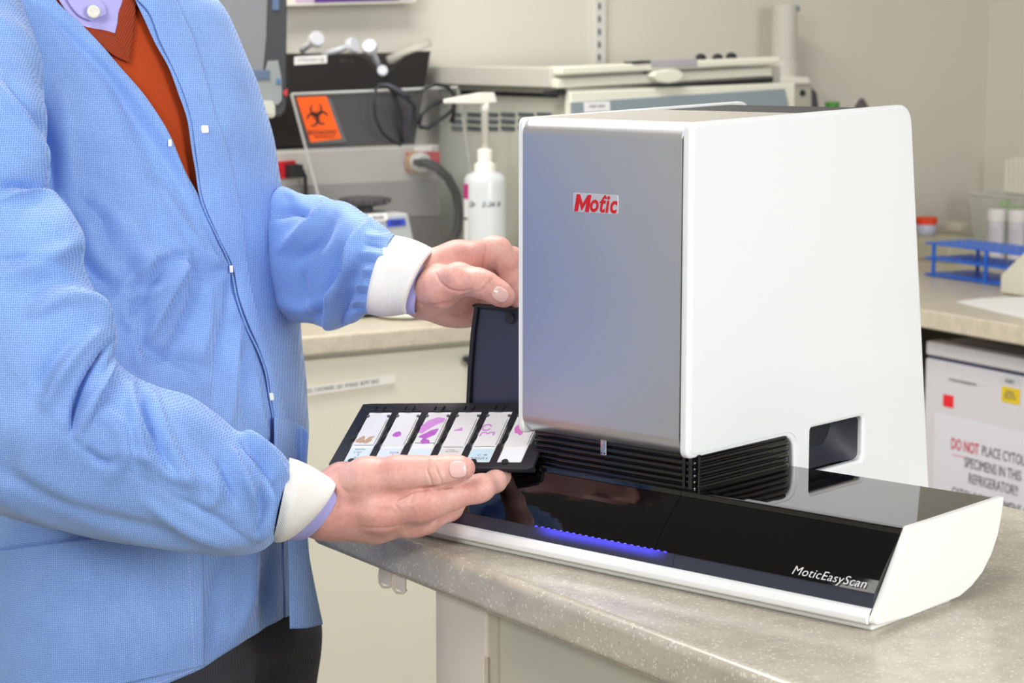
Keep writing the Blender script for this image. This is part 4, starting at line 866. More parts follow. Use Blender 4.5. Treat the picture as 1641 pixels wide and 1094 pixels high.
def dense(poly, n=60):
    P = np.array(poly, float); s = np.r_[0, np.cumsum(np.linalg.norm(np.diff(P, axis=0), axis=1))]; t = np.linspace(0, s[-1], n)
    return np.stack([interp(s, P[:, 0])(t), interp(s, P[:, 1])(t)], 1)
def grid_faces(nr, nc, wrap=False, flip=False):
    f = []
    for i in range(nr-1):
        for j in range(nc if wrap else nc-1):
            q = (i*nc+j, i*nc+(j+1) % nc, (i+1)*nc+(j+1) % nc, (i+1)*nc+j); f.append(q[::-1] if flip else q)
    return f
def np_mesh(name, V, Fc):
    V = np.asarray(V).reshape(-1, 3); me = bpy.data.meshes.new(name); me.vertices.add(len(V)); me.vertices.foreach_set('co', V.ravel().astype(np.float32))
    Fc = np.asarray(Fc); me.loops.add(Fc.size); me.loops.foreach_set('vertex_index', Fc.ravel().astype(np.int32)); me.polygons.add(len(Fc))
    k = Fc.shape[1]; me.polygons.foreach_set('loop_start', np.arange(0, Fc.size, k, dtype=np.int32)); me.polygons.foreach_set('loop_total', np.full(len(Fc), k, np.int32))
    me.polygons.foreach_set('use_smooth', np.ones(len(Fc), bool)); me.update(calc_edges=True); me.validate(); return me
def vnormals(V, Fc):
    Fc = np.asarray(Fc); n = np.zeros_like(V); fn = np.cross(V[Fc[:, 2]]-V[Fc[:, 0]], V[Fc[:, 3]]-V[Fc[:, 1]])
    for k in range(4): np.add.at(n, Fc[:, k], fn)
    return n/(np.linalg.norm(n, axis=1, keepdims=True)+1e-12)
def wrinkle(V, Fc, strokes, both=False, gain=1., wmin=0.):
    """folds: (polyline px, width left, width right, height mm, power) raise or sink the cloth along its normal"""
    V = np.asarray(V, float).reshape(-1, 3).copy(); n = vnormals(V, Fc); r = V-O_; face = (n*r).sum(1); s = np.where(face < 0, 1., -1.)
    n = n*s[:, None] if np.mean(face) > 0 or True else n
    px, py, d = project(V); dsp = np.zeros(len(V)); vis = np.abs(face)/np.linalg.norm(r, axis=1)
    front = (face < 0) if not both else np.ones(len(V), bool)
    for st in strokes:
        pl = np.array(st[0], float); wl, wr, h = max(st[1], wmin), max(st[2], wmin), st[3]*gain; pw = st[4] if len(st) > 4 else 2.
        pl = dense(pl, max(4, 3*len(pl))) if len(pl) > 2 else pl
        W = max(wl, wr)*3; m = front & (px > pl[:, 0].min()-W) & (px < pl[:, 0].max()+W) & (py > pl[:, 1].min()-W) & (py < pl[:, 1].max()+W)
        if not m.any(): continue
        X = px[m]; Y = py[m]; best = np.full(len(X), 1e9); sg = np.zeros(len(X)); tt = np.zeros(len(X)); L = np.r_[0, np.cumsum(np.linalg.norm(np.diff(pl, axis=0), axis=1))]
        for k in range(len(pl)-1):
            a = pl[k]; e = pl[k+1]-a; le = np.hypot(*e)+1e-9; u = np.clip(((X-a[0])*e[0]+(Y-a[1])*e[1])/le**2, 0, 1)
            dx = X-a[0]-u*e[0]; dy = Y-a[1]-u*e[1]; dd = np.hypot(dx, dy); b = dd < best
            best = np.where(b, dd, best); sg = np.where(b, np.sign(e[0]*dy-e[1]*dx), sg); tt = np.where(b, (L[k]+u*le)/L[-1], tt)
        ww = np.where(sg > 0, wr, wl); dsp[m] += h*.001*np.exp(-(best/ww)**pw)*np.sin(PI*np.clip(tt*.94+.03, 0, 1))**.5
    dsp *= np.clip(vis*3, 0, 1)
    return V+n*dsp[:, None]
# which side of the cloth faces out is taken from the camera-facing normal above
# ------------------------------------------------------------ cloth materials
def cloth_mat(name, c1, c2, scale=470., bump=.25):
    m = bpy.data.materials.new(name); m.use_nodes = True; nt = m.node_tree; b = nt.nodes['Principled BSDF']; L = nt.links.new
    tc = N(nt, 'ShaderNodeTexCoord'); mp = N(nt, 'ShaderNodeMapping'); mp.inputs['Rotation'].default_value = (PI/2, 0, 0); L(tc.outputs['Object'], mp.inputs[0])
    v = N(nt, 'ShaderNodeTexVoronoi', voronoi_dimensions='2D', i_Scale=scale, i_Randomness=.22); L(mp.outputs[0], v.inputs['Vector'])
    r = N(nt, 'ShaderNodeMapRange', interpolation_type='SMOOTHSTEP'); r.inputs[1].default_value = .12; r.inputs[2].default_value = .42; L(v.outputs['Distance'], r.inputs[0])
    n = N(nt, 'ShaderNodeTexNoise', i_Scale=14., i_Detail=4.); L(tc.outputs['Object'], n.inputs['Vector'])
    mx = N(nt, 'ShaderNodeMixRGB'); mx.inputs[1].default_value = lin(c2); mx.inputs[2].default_value = lin(c1); L(r.outputs[0], mx.inputs[0])
    hs = N(nt, 'ShaderNodeMixRGB', blend_type='MULTIPLY'); hs.inputs[0].default_value = 1
    r2 = ramp(nt, [(.3, (232, 232, 238)), (.7, (255, 255, 255))]); L(n.outputs['Fac'], r2.inputs[0]); L(mx.outputs[0], hs.inputs[1]); L(r2.outputs[0], hs.inputs[2])
    L(hs.outputs[0], b.inputs['Base Color']); b.inputs['Roughness'].default_value = .62; b.inputs['Specular IOR Level'].default_value = .3; b.inputs['Sheen Weight'].default_value = .25
    bp = N(nt, 'ShaderNodeBump'); bp.inputs['Strength'].default_value = bump; bp.inputs['Distance'].default_value = .0006; L(r.outputs[0], bp.inputs['Height']); L(bp.outputs[0], b.inputs['Normal'])
    MATS[name] = m; return m
def rib_mat(name, rgb, scale, axis_rot, bump=.5, dark=.86):
    m = bpy.data.materials.new(name); m.use_nodes = True; nt = m.node_tree; b = nt.nodes['Principled BSDF']; L = nt.links.new
    tc = N(nt, 'ShaderNodeTexCoord'); mp = N(nt, 'ShaderNodeMapping'); mp.inputs['Rotation'].default_value = axis_rot; L(tc.outputs['Object'], mp.inputs[0])
    wv = N(nt, 'ShaderNodeTexWave', i_Scale=scale, i_Distortion=.6, i_Detail=1.); L(mp.outputs[0], wv.inputs['Vector'])
    c = lin(rgb); mx = N(nt, 'ShaderNodeMixRGB'); mx.inputs[1].default_value = tuple(v*dark for v in c[:3])+(1,); mx.inputs[2].default_value = c; L(wv.outputs['Fac'], mx.inputs[0]); L(mx.outputs[0], b.inputs['Base Color'])
    b.inputs['Roughness'].default_value = .85; bp = N(nt, 'ShaderNodeBump'); bp.inputs['Strength'].default_value = bump; bp.inputs['Distance'].default_value = .0007; L(wv.outputs['Fac'], bp.inputs['Height']); L(bp.outputs[0], b.inputs['Normal'])
    MATS[name] = m; return m
M_coat = cloth_mat('blue_nonwoven_cloth', (144, 180, 236), (84, 128, 206))
M_knit = rib_mat('white_rib_knit', (232, 230, 225), 165., (0, 0.35, 0), .35, .93)
M_sweat = mat('rust_wool', (172, 62, 14), .9, noise=.12, nscale=500, bump=.25, bscale=900)
M_sribs = rib_mat('rust_rib_knit', (158, 56, 14), 130., (0, math.radians(52), 0), .8, .66)
M_sribs2 = rib_mat('rust_rib_knit_right', (158, 56, 14), 130., (0, math.radians(-20), 0), .8, .66)
M_shirt = mat('lavender_shirt', (170, 168, 226), .7, noise=.05, nscale=60)
M_trou = rib_mat('charcoal_trousers', (66, 66, 74), 120., (0, .12, 0), .2, .8)
# ------------------------------------------------------------ lab coat
Nedge = [(40, -160), (62, -60), (88, 0), (126, 37), (150, 62), (188, 104), (222, 145), (252, 195), (275, 235), (295, 275), (313, 308), (352, 402), (372, 450), (398, 530), (415, 590), (430, 650), (438, 700), (446, 760), (452, 860), (455, 1010), (455, 1100)]
Fedge = [(196, -160), (203, -60), (213, 0), (222, 20), (245, 70), (263, 105), (280, 150), (292, 185), (300, 230), (307, 270), (312, 306), (340, 378), (364, 430), (374, 480), (388, 520), (405, 560), (418, 600), (424, 640), (432, 690), (442, 740), (448, 860), (450, 1010), (450, 1100)]
def edge_theta(poly):
    q = dense(poly, 160); P = surfpt(q[:, 0], q[:, 1]); th = theta_of(P); z = P[:, 2]; o = np.argsort(z)
    return lambda zz: np.interp(zz, z[o], th[o])
thN = edge_theta(Nedge); thF = edge_theta(Fedge)
hx_ = interp([-400, 0, 150, 250, 322, 380, 430, 462, 520], [1330, 1190, 1138, 1100, 1068, 1031, 1002, 982, 985])
def hem_z(th):
    z = np.full_like(th, .80)
    for _ in range(14):
        x, y, d = project(T(th, z)); z = np.clip(z-(hx_(x)-y)/3413*2.3, .70, .9)
    return z
ZT = 1.56
def panel(fth, th_end, off, nr=330, nc=250, under=0.):
    zz = np.linspace(0, 1, nr); V = np.zeros((nr, nc, 3)); s = np.linspace(0, 1, nc)**1.15
    zg = ZT+(.8-ZT)*zz; ths = fth(zg)
    TH = ths[:, None]+under+(th_end-ths[:, None]-under)*s[None]
    zb = hem_z(TH[-1]); Zg = ZT+(zb[None]-ZT)*zz[:, None]
    th0 = fth(Zg[:, 0]); TH = th0[:, None]+under+(th_end-th0[:, None]-under)*s[None]
    return T(TH, Zg, off).reshape(-1, 3), grid_faces(nr, nc)
def thN2(z): return np.minimum(thN(z), thN(z)*0+thF(z)-np.radians(16)*np.clip((1.24-np.asarray(z))/.05, 0, 1)+np.radians(40)*np.clip((np.asarray(z)-1.24)/.02, 0, 1))
VN, FN = panel(thN2, np.radians(268), .003)
VF, FF = panel(thF, np.radians(-92), .0055, nc=200)
torso_st = [
 # rolled lapel beside the opening
 ([(44, 0), (73, 22), (120, 66), (183, 128), (205, 165), (250, 230), (300, 310), (340, 390)], 9, 11, -2.6, 1.6), ([(100, 30), (160, 90), (225, 165), (275, 245), (310, 320)], 8, 8, 2.4, 2),
 ([(0, 60), (60, 130), (140, 210), (230, 300), (300, 400)], 30, 30, 2), ([(165, 110), (215, 190), (262, 290), (300, 380)], 14, 14, -2),
 ([(230, 130), (300, 300), (345, 420)], 7, 7, 1.6),
 # snap pulls
 ([(365, 430), (330, 410), (300, 370), (260, 300)], 7, 9, 3, 1.6), ([(360, 434), (330, 440), (297, 418), (262, 400)], 7, 9, -3), ([(300, 412), (285, 445), (262, 488), (230, 550)], 8, 15, 5.5, 1.6), ([(318, 430), (310, 480), (290, 530), (262, 580)], 9, 9, -4.5), ([(335, 460), (330, 520), (318, 580)], 10, 10, 3),
 ([(290, 400), (240, 415), (200, 455), (182, 480)], 11, 14, 4), ([(250, 440), (225, 480), (205, 520)], 8, 10, -4.5, 1.7), ([(200, 500), (215, 540), (225, 590)], 10, 10, 3.5),
 ([(372, 450), (366, 500), (352, 560), (345, 640)], 7, 9, -3.5), ([(385, 520), (372, 590), (368, 680)], 7, 8, 4), ([(398, 560), (392, 620), (400, 690)], 5, 6, -4), ([(410, 600), (412, 650), (425, 700)], 5, 5, 3),
 # armpit and chest
 ([(20, 120), (62, 180), (84, 240), (88, 310)], 8, 16, -9, 1.5), ([(95, 150), (110, 250), (118, 330)], 12, 20, 4), ([(130, 320), (165, 350), (175, 400)], 12, 16, -5), ([(110, 330), (140, 420), (190, 470)], 12, 20, -7), ([(160, 330), (210, 380), (230, 440), (215, 520)], 16, 20, 4),
 ([(185, 480), (240, 470), (300, 420)], 10, 14, 4), ([(190, 520), (240, 560), (330, 590)], 12, 16, -4), ([(200, 420), (230, 500), (225, 560)], 10, 14, -3),
 ([(-30, 889), (0, 883), (100, 868), (210, 845), (300, 838)], 1.5, 3, -2, 1.4), ([(-30, 900), (0, 894), (100, 879), (210, 856)], 4, 4, 1),
 # skirt of the coat
 ([(200, 880), (190, 960), (215, 1050)], 30, 30, -1.2), ([(360, 890), (350, 960), (335, 1030)], 14, 18, -5), ([(400, 880), (395, 960), (380, 1020)], 14, 12, 5), ([(436, 880), (432, 960), (428, 1000)], 9, 12, -5),
 ([(0, 950), (120, 930), (260, 910)], 20, 20, 1.6)]
far_st = [
 ([(274, 0), (300, 66), (329, 165), (362, 256), (380, 358), (382, 410), (395, 480), (417, 540), (428, 590), (440, 640), (455, 690)], 2.5, 12, -3.2, 1.5), ([(262, 0), (288, 66), (317, 165), (350, 256), (370, 358)], 12, 6, 2.2),
 ([(232, 20), (262, 75), (290, 150), (305, 220), (312, 290)], 2.5, 5, -3, 1.5),
 ([(300, 0), (345, 120), (372, 260), (392, 400)], 12, 12, -3.5), ([(330, 30), (372, 160), (396, 300), (412, 430)], 12, 14, 4), ([(395, 200), (412, 330), (425, 450), (440, 560)], 7, 9, -5), ([(380, 300), (400, 430), (424, 560)], 8, 10, 4), ([(340, 200), (375, 330), (396, 450)], 8, 8, -3), ([(448, 480), (452, 600), (460, 700)], 6, 8, 4),
 ([(360, 100), (390, 220), (405, 330)], 5, 9, 2.5)]
VN = wrinkle(VN, FN, torso_st, gain=2.1); VF = wrinkle(VF, FF, far_st, gain=1.7)
# near panel dips away under the other one below the snap
def lowf(V, amp, sc, seed):
    r = np.random.default_rng(seed); d = np.zeros(len(V))
    for _ in range(7): k = r.normal(size=3)*sc; d += np.sin(V@k+r.uniform(0, 6.28))
    return d*amp
nN = vnormals(VN, FN); VN = VN+nN*lowf(VN, .0005, 42, 1)[:, None]; nF = vnormals(VF, FF); VF = VF+nF*lowf(VF, .0004, 42, 2)[:, None]
def ringloft(rings, n=140, m=110, closed=True):
    rings = np.array(rings, float); nk = len(rings); K = []
    for r in rings:
        tx, ty, bx, by, mx, my, d, rd = r; Tp = at(tx, ty, d); Bp = at(bx, by, d); M = at(mx, my, d-rd); C = (Tp+Bp)/2; K.append(np.r_[C, Tp-C, M-C])
    K = np.array(K); s = np.r_[0, np.cumsum(np.linalg.norm(np.diff(K[:, :3], axis=0), axis=1)+.01)]; t = np.linspace(0, s[-1], n)
    Q = np.stack([interp(s, K[:, j])(t) for j in range(9)], 1); al = 2*PI*np.arange(m)/m
    V = Q[:, None, :3]+np.cos(al)[None, :, None]*Q[:, None, 3:6]+np.sin(al)[None, :, None]*Q[:, None, 6:9]
    return V.reshape(-1, 3), grid_faces(n, m, True)
def mid(r, dx=0, dy=0): return (r[0], r[1], r[2], r[3], (r[0]+r[2])/2+dx, (r[1]+r[3])/2+dy, r[4], r[5])
near_rings = [mid((30, -10, -215, 20, 2.26, .085)), mid((58, 70, -200, 120, 2.22, .09)), mid((72, 170, -185, 230, 2.18, .09)), mid((72, 244, -175, 320, 2.16, .09)), mid((80, 306, -165, 400, 2.15, .09)), mid((112, 340, -155, 460, 2.13, .09)), mid((130, 376, -150, 530, 2.12, .088)), mid((135, 420, -140, 590, 2.11, .087)), mid((147, 456, -125, 650, 2.10, .086), 10, 8),
              mid((172, 507, -95, 735, 2.09, .085), 14, 14), mid((184, 538, -60, 780, 2.087, .084), 14, 16), mid((176, 566, -20, 812, 2.085, .083), 12, 16), mid((196, 596, 60, 842, 2.09, .080), 12, 8), mid((250, 624, 160, 866, 2.10, .076), 8, 4), mid((305, 641, 250, 880, 2.115, .070), 6, 2), mid((352, 672, 325, 888, 2.13, .064), 6), mid((384, 694, 360, 888, 2.14, .06), 6), mid((418, 699, 388, 886, 2.15, .056), 5), mid((450, 721, 418, 876, 2.16, .048), 4), mid((464, 736, 436, 862, 2.168, .040), 2)]
VS, FS = ringloft(near_rings, 250, 150)
sleeve_st = [
 ([(-20, 130), (0, 149), (46, 210), (70, 250)], 13, 8, 5, 1.7), ([(10, 130), (32, 160), (60, 195), (76, 225)], 7, 7, -6, 1.6), ([(20, 205), (45, 230), (70, 270), (74, 300)], 11, 12, 5), ([(0, 300), (24, 296), (55, 302), (78, 314)], 9, 5, -7, 1.5), ([(-10, 322), (30, 312), (62, 311), (98, 330), (116, 350)], 6, 13, 6, 1.6),
 ([(0, 417), (46, 413), (80, 420)], 4, 9, -3.5, 1.4), ([(0, 445), (60, 420), (105, 400), (128, 385)], 14, 14, 4), ([(30, 470), (80, 450), (120, 452), (140, 462)], 12, 10, -4), ([(60, 500), (110, 480), (150, 490), (178, 520)], 16, 8, 6, 1.7),
 ([(178, 548), (160, 573), (140, 605), (122, 645), (113, 695)], 12, 5, -9, 1.5), ([(160, 530), (128, 560), (98, 600), (70, 655)], 14, 10, 5, 1.7), ([(184, 566), (168, 600), (148, 640), (128, 690)], 7, 12, 6, 1.6), ([(120, 540), (90, 570), (60, 620)], 10, 10, -3),
 ([(-4, 540), (8, 591), (53, 640), (114, 705), (170, 740), (228, 766), (327, 819), (426, 857)], 1.6, 2.2, -.8, 1.3), ([(14, 580), (60, 632), (122, 698), (236, 758)], 4, 4, .5),
 ([(221, 619), (236, 674), (252, 712), (270, 750)], 13, 5, -6, 1.5), ([(205, 615), (214, 670), (226, 720), (240, 760)], 9, 9, 5), ([(240, 626), (262, 690), (286, 745), (310, 780)], 8, 12, 4.5), ([(160, 660), (190, 690), (196, 740), (180, 765)], 11, 11, 4), ([(140, 720), (165, 740), (186, 735)], 6, 6, -3),
 ([(190, 725), (230, 735), (280, 765), (310, 770)], 10, 8, 3), ([(0, 755), (80, 800), (180, 835), (280, 855)], 12, 12, -2.5), ([(320, 700), (350, 730), (380, 790)], 12, 12, -3),
 ([(384, 697), (412, 712), (440, 742), (456, 765)], 6, 9, 6, 1.6), ([(392, 712), (412, 730), (430, 758), (440, 790)], 6, 5, -7, 1.5), ([(372, 720), (384, 750), (402, 795), (412, 835)], 6, 9, 5.5, 1.6), ([(360, 730), (366, 770), (380, 810)], 6, 6, -4), ([(428, 760), (434, 790), (430, 830), (420, 862)], 5, 6, 4.5, 1.6), ([(418, 780), (420, 810), (412, 850)], 4, 5, -4),
 ([(330, 760), (345, 790), (330, 820)], 10, 10, 3), ([(445, 770), (440, 810), (430, 845)], 3, 3, -3), ([(290, 800), (350, 835), (400, 868)], 8, 8, -2.5), ([(230, 800), (300, 850), (360, 872)], 9, 9, 2.5)]
VS = wrinkle(VS, FS, sleeve_st, gain=2.0); VS = VS+vnormals(VS, FS)*lowf(VS, .0007, 48, 3)[:, None]
far_rings = [mid((330, 120, 330, 400, 2.60, .08)), mid((385, 240, 395, 490, 2.56, .08)), mid((440, 302, 452, 513, 2.51, .078)), mid((486, 313, 496, 520, 2.47, .076)), mid((525, 316, 528, 528, 2.43, .072)), mid((560, 330, 560, 518, 2.39, .064), -2), mid((594, 352, 578, 508, 2.36, .056), -5), mid((616, 366, 588, 502, 2.34, .05), -8), mid((631, 379, 594, 500, 2.325, .046), -10, 4)]
VA, FA = ringloft(far_rings, 150, 150)
fsl_st = [([(524, 524), (538, 480), (560, 430), (572, 385), (585, 360)], 5, 10, 8, 1.5), ([(548, 520), (556, 470), (574, 420)], 9, 9, -6), ([(505, 515), (530, 460), (545, 400)], 10, 10, -6), ([(455, 400), (490, 372), (515, 340), (528, 318)], 12, 6, 6, 1.6), ([(470, 420), (510, 390), (535, 350)], 10, 10, -5),
 ([(432, 330), (460, 312), (480, 318)], 7, 7, 5), ([(436, 345), (470, 340), (500, 350)], 8, 8, -5), ([(440, 480), (490, 495), (540, 470), (580, 450)], 10, 10, 3), ([(485, 440), (490, 470), (500, 500)], 5, 5, -3)]
for k in range(11):
    y = 372+k*12.5; xr_ = 626-(y-380)*.30; fsl_st.append(([(xr_-4, y), (xr_-18, y-2), (xr_-36, y-6+k)], 3.2, 3.2, 1.7*(1 if k % 2 else -1)))
VA = wrinkle(VA, FA, fsl_st, gain=2.0); VA = VA+vnormals(VA, FA)*lowf(VA, .0006, 48, 4)[:, None]
def sheet(rows, nr=40, nc=24, dfun=None):
    """free-hanging cloth between pixel polylines at given depths: rows of (x, y, depth)"""
    R = np.array(rows, float); a = np.linspace(0, len(R)-1, nr); b = np.linspace(0, R.shape[1]-1, nc)
    Q = np.stack([interp(np.arange(len(R)), R[:, j, 0])(a) if False else 0*a for j in range(1)], 0)
    G = np.zeros((nr, R.shape[1], 3))
    for j in range(R.shape[1]):
        for c in range(3): G[:, j, c] = interp(np.arange(len(R)), R[:, j, c])(a) if len(R) > 2 else np.interp(a, [0, 1], R[:, j, c])
    H = np.zeros((nr, nc, 3))
    for i in range(nr):
        for c in range(3): H[i, :, c] = interp(np.arange(R.shape[1]), G[i, :, c])(b) if R.shape[1] > 2 else np.interp(b, [0, 1], G[i, :, c])
    V = np.array([[at(*H[i, j]) for j in range(nc)] for i in range(nr)]); return V.reshape(-1, 3), grid_faces(nr, nc)
# loose back vent hanging beyond the hip
VV, FV = sheet([[(462, 840, 2.37), (478, 845, 2.385), (490, 850, 2.40)], [(463, 900, 2.36), (482, 900, 2.385), (497, 902, 2.405)], [(464, 955, 2.355), (488, 955, 2.38), (508, 958, 2.41)], [(465, 1007, 2.35), (492, 1006, 2.375), (517, 1000, 2.41)]])
VP, FP = sheet([[(440, 668, 2.40), (462, 672, 2.44), (482, 682, 2.47), (494, 692, 2.45)], [(440, 720, 2.39), (462, 724, 2.42), (480, 730, 2.45), (491, 735, 2.44)], [(440, 780, 2.38), (462, 784, 2.41), (478, 788, 2.44), (489, 790, 2.43)], [(440, 850, 2.37), (460, 852, 2.39), (476, 855, 2.42), (490, 856, 2.42)]])
def joinm(parts):
    Vs = []; Fs = []; k = 0
    for V, Fc in parts: Vs.append(V); Fs.append(np.asarray(Fc)+k); k += len(V)
    return np.concatenate(Vs), np.concatenate(Fs)
# ------------------------------------------------------------ hands, arms, head: one skin surface, grown from distance fields
class SDF:
    def __init__(s, lo, hi, h):
        s.lo = np.array(lo, float); s.h = h; s.n = np.ceil((np.array(hi)-s.lo)/h).astype(int)+1
        ax = [s.lo[i]+h*np.arange(s.n[i]) for i in range(3)]; s.P = np.stack(np.meshgrid(*ax, indexing='ij'), -1).astype(np.float32)
    def cone(s, a, b, ra, rb, sq=None):
        a = np.array(a, np.float32); b = np.array(b, np.float32); ab = b-a; pa = s.P-a; t = np.clip((pa@ab)/(ab@ab+1e-12), 0, 1)
        q = pa-t[..., None]*ab
        return np.sqrt((q*q).sum(-1))-(ra+(rb-ra)*t)
    def ell(s, c, r, R=None):
        q = s.P-np.array(c, np.float32)
        if R is not None: q = q@np.array(R, np.float32)
        q = q/np.array(r, np.float32); l = np.sqrt((q*q).sum(-1)); return (l-1)*min(r)
    def mesh(s, D):
        g = openvdb.FloatGrid(background=float(D.max())); g.copyFromArray(np.ascontiguousarray(D.astype(np.float32))); g.transform = openvdb.createLinearTransform(voxelSize=1.0)
        pts, quads = g.convertToQuads(0.); V = (pts*s.h+s.lo).astype(float); Fc = quads.astype(np.int64)
        if np.einsum('ij,ij->i', V[Fc[:, 0]]-V.mean(0), np.cross(V[Fc[:, 1]]-V.mean(0), V[Fc[:, 2]]-V.mean(0))).sum() < 0: Fc = Fc[:, ::-1].copy()
        # relax
        for _ in range(2):
            acc = np.zeros_like(V); cnt = np.zeros(len(V))
            for k in range(4):
                np.add.at(acc, Fc[:, k], V[Fc[:, (k+1) % 4]]); np.add.at(cnt, Fc[:, k], 1)
            V = V*.5+.5*acc/np.maximum(cnt, 1)[:, None]
        return V, Fc
def smin(a, b, k):
    h = np.clip(.5+.5*(b-a)/k, 0, 1); return b+(a-b)*h-k*h*(1-h)
def chain(S, pts, k=.006):
    """pts: (px, py, depth, radius mm)"""
    P = [at(x, y, d) for x, y, d, r in pts]; D = None
    for i in range(len(P)-1):
        c = S.cone(P[i], P[i+1], pts[i][3]*.001, pts[i+1][3]*.001); D = c if D is None else smin(D, c, k)
    return D
def bounds(chs, pad=.036):
    P = np.array([at(x, y, d) for ch in chs for x, y, d, r in ch]); return P.min(0)-pad, P.max(0)+pad
# lower hand: palm up under the tray, thumb over the front edge, index finger along the underside
n_palm = [[(470, 806, 2.20, 30), (520, 812, 2.195, 28), (560, 815, 2.19, 27)], [(540, 815, 2.19, 27), (610, 812, 2.175, 26), (672, 803, 2.165, 20), (690, 800, 2.163, 17)], [(520, 825, 2.205, 25), (600, 832, 2.20, 23), (662, 830, 2.19, 18), (680, 833, 2.185, 13)],
          [(520, 815, 2.22, 24), (600, 822, 2.225, 22), (655, 820, 2.22, 15)], [(515, 800, 2.235, 22), (570, 790, 2.25, 20), (640, 800, 2.25, 15)], [(512, 782, 2.235, 15), (546, 765, 2.25, 14), (580, 762, 2.25, 14)]]
n_thumb = [(545, 790, 2.185, 25), (590, 772, 2.17, 25), (640, 760, 2.158, 18.5), (668, 757, 2.155, 16.2), (700, 757, 2.152, 16.0), (722, 753, 2.150, 13.6), (741, 750, 2.150, 11.0), (746, 750, 2.151, 8.5)]
n_index = [(680, 803, 2.165, 18), (720, 795, 2.172, 14.5), (762, 784, 2.180, 13.2), (772, 781, 2.183, 12.8), (794, 771, 2.205, 10.6), (804, 765, 2.228, 8.8), (809, 762, 2.240, 7.4)]
n_mid = [(672, 832, 2.192, 14.5), (684, 834, 2.200, 12.5), (720, 815, 2.235, 12), (770, 790, 2.26, 10.5), (800, 778, 2.28, 8.5)]
n_ring = [(655, 822, 2.222, 14), (690, 815, 2.25, 12), (740, 795, 2.28, 10.5), (775, 782, 2.30, 8)]
n_pink = [(640, 800, 2.25, 13), (675, 795, 2.28, 10.5), (715, 782, 2.30, 9), (740, 775, 2.31, 7.5)]
def hand(palm, fingers, h=.001, kk=.012):
    lo, hi = bounds(palm+fingers, .034); S = SDF(lo, hi, h); D = None
    for ch in palm:
        c = chain(S, ch, .012); D = c if D is None else smin(D, c, kk)
    out = D
    for ch, kf in zip(fingers, (.0045, .008, .007, .006, .006)): out = np.minimum(out, smin(D, chain(S, ch, .007), kf))
    return S.mesh(out)
VH, FH = hand(n_palm, [n_thumb, n_index, n_mid, n_ring, n_pink])
nh_st = [
 # thumb knuckle creases, web, wrist and palm lines
 ([(687, 738), (684, 752), (690, 768), (693, 781)], 1.4, 2.0, -1.3, 1.5), ([(697, 741), (700, 754), (706, 768), (708, 778)], 1.4, 2, -1.2, 1.5), ([(704, 738), (710, 752), (714, 766)], 1.2, 1.6, -.8, 1.5), ([(692, 735), (700, 745), (704, 757), (706, 770)], 5, 6, .9), ([(713, 745), (715, 757), (713, 768)], 1.2, 1.4, -.5, 1.5),
 ([(748, 768), (735, 773), (722, 778), (700, 782), (680, 784), (661, 787), (651, 792), (637, 799)], 1.8, 2.6, -4.4, 1.5), ([(679, 784), (681, 792), (680, 801)], 1.3, 2, -1.3, 1.5), ([(664, 788), (660, 798), (656, 808)], 1.6, 2, -.8), ([(672, 790), (668, 800), (664, 812)], 2, 2, .7),
 ([(640, 800), (632, 806), (640, 815)], 2, 3, -.8), ([(520, 785), (560, 790), (620, 790), (650, 792)], 10, 10, -1.2), ([(540, 760), (545, 778), (560, 795)], 4, 4, -.7), ([(768, 790), (773, 797), (771, 803)], 2, 2, -.5), ([(524, 780), (540, 800), (530, 830)], 6, 7, -1), ([(560, 820), (600, 828), (650, 826)], 8, 8, .7), ([(600, 806), (640, 812), (670, 808)], 6, 6, .7),
 ([(575, 845), (620, 846), (660, 838)], 3, 3, -.7)]
VH = wrinkle(VH, FH, nh_st, gain=1.15, wmin=1.9)
# upper hand: pinches the open door from above
f_palm = [[(650, 450, 2.335, 31), (685, 455, 2.325, 30)], [(680, 440, 2.325, 27), (735, 420, 2.315, 22), (776, 410, 2.305, 16)], [(680, 462, 2.335, 28), (730, 470, 2.34, 25), (762, 480, 2.34, 19)], [(685, 475, 2.345, 26), (720, 488, 2.35, 22), (745, 492, 2.35, 20), (768, 498, 2.345, 16)],
          [(690, 460, 2.315, 24), (740, 452, 2.32, 22), (775, 440, 2.33, 18)]]
f_thumb = [(684, 462, 2.305, 22), (706, 460, 2.29, 22), (735, 448, 2.272, 17.5), (765, 452, 2.262, 14.2), (780, 458, 2.258, 13.6), (797, 468, 2.254, 12.2), (806, 474, 2.252, 10.8), (811, 477, 2.252, 8.5)]
f_index = [(772, 412, 2.305, 16.5), (788, 402, 2.292, 14.8), (799, 402, 2.288, 13.6), (812, 420, 2.292, 11.8), (820, 445, 2.298, 10.8), (826, 470, 2.302, 9.6), (829, 486, 2.303, 8.2)]
f_mid = [(776, 425, 2.325, 16), (802, 412, 2.320, 14), (822, 415, 2.322, 12), (838, 440, 2.325, 11), (848, 470, 2.33, 9.5)]
f_ring = [(770, 455, 2.345, 16), (800, 442, 2.352, 13), (826, 450, 2.355, 11.5), (846, 478, 2.36, 10), (850, 500, 2.36, 9)]
f_pink = [(764, 484, 2.35, 14), (792, 478, 2.36, 12), (816, 488, 2.365, 10), (832, 508, 2.368, 9)]
VU, FU = hand(f_palm, [f_thumb, f_index, f_mid, f_ring, f_pink])
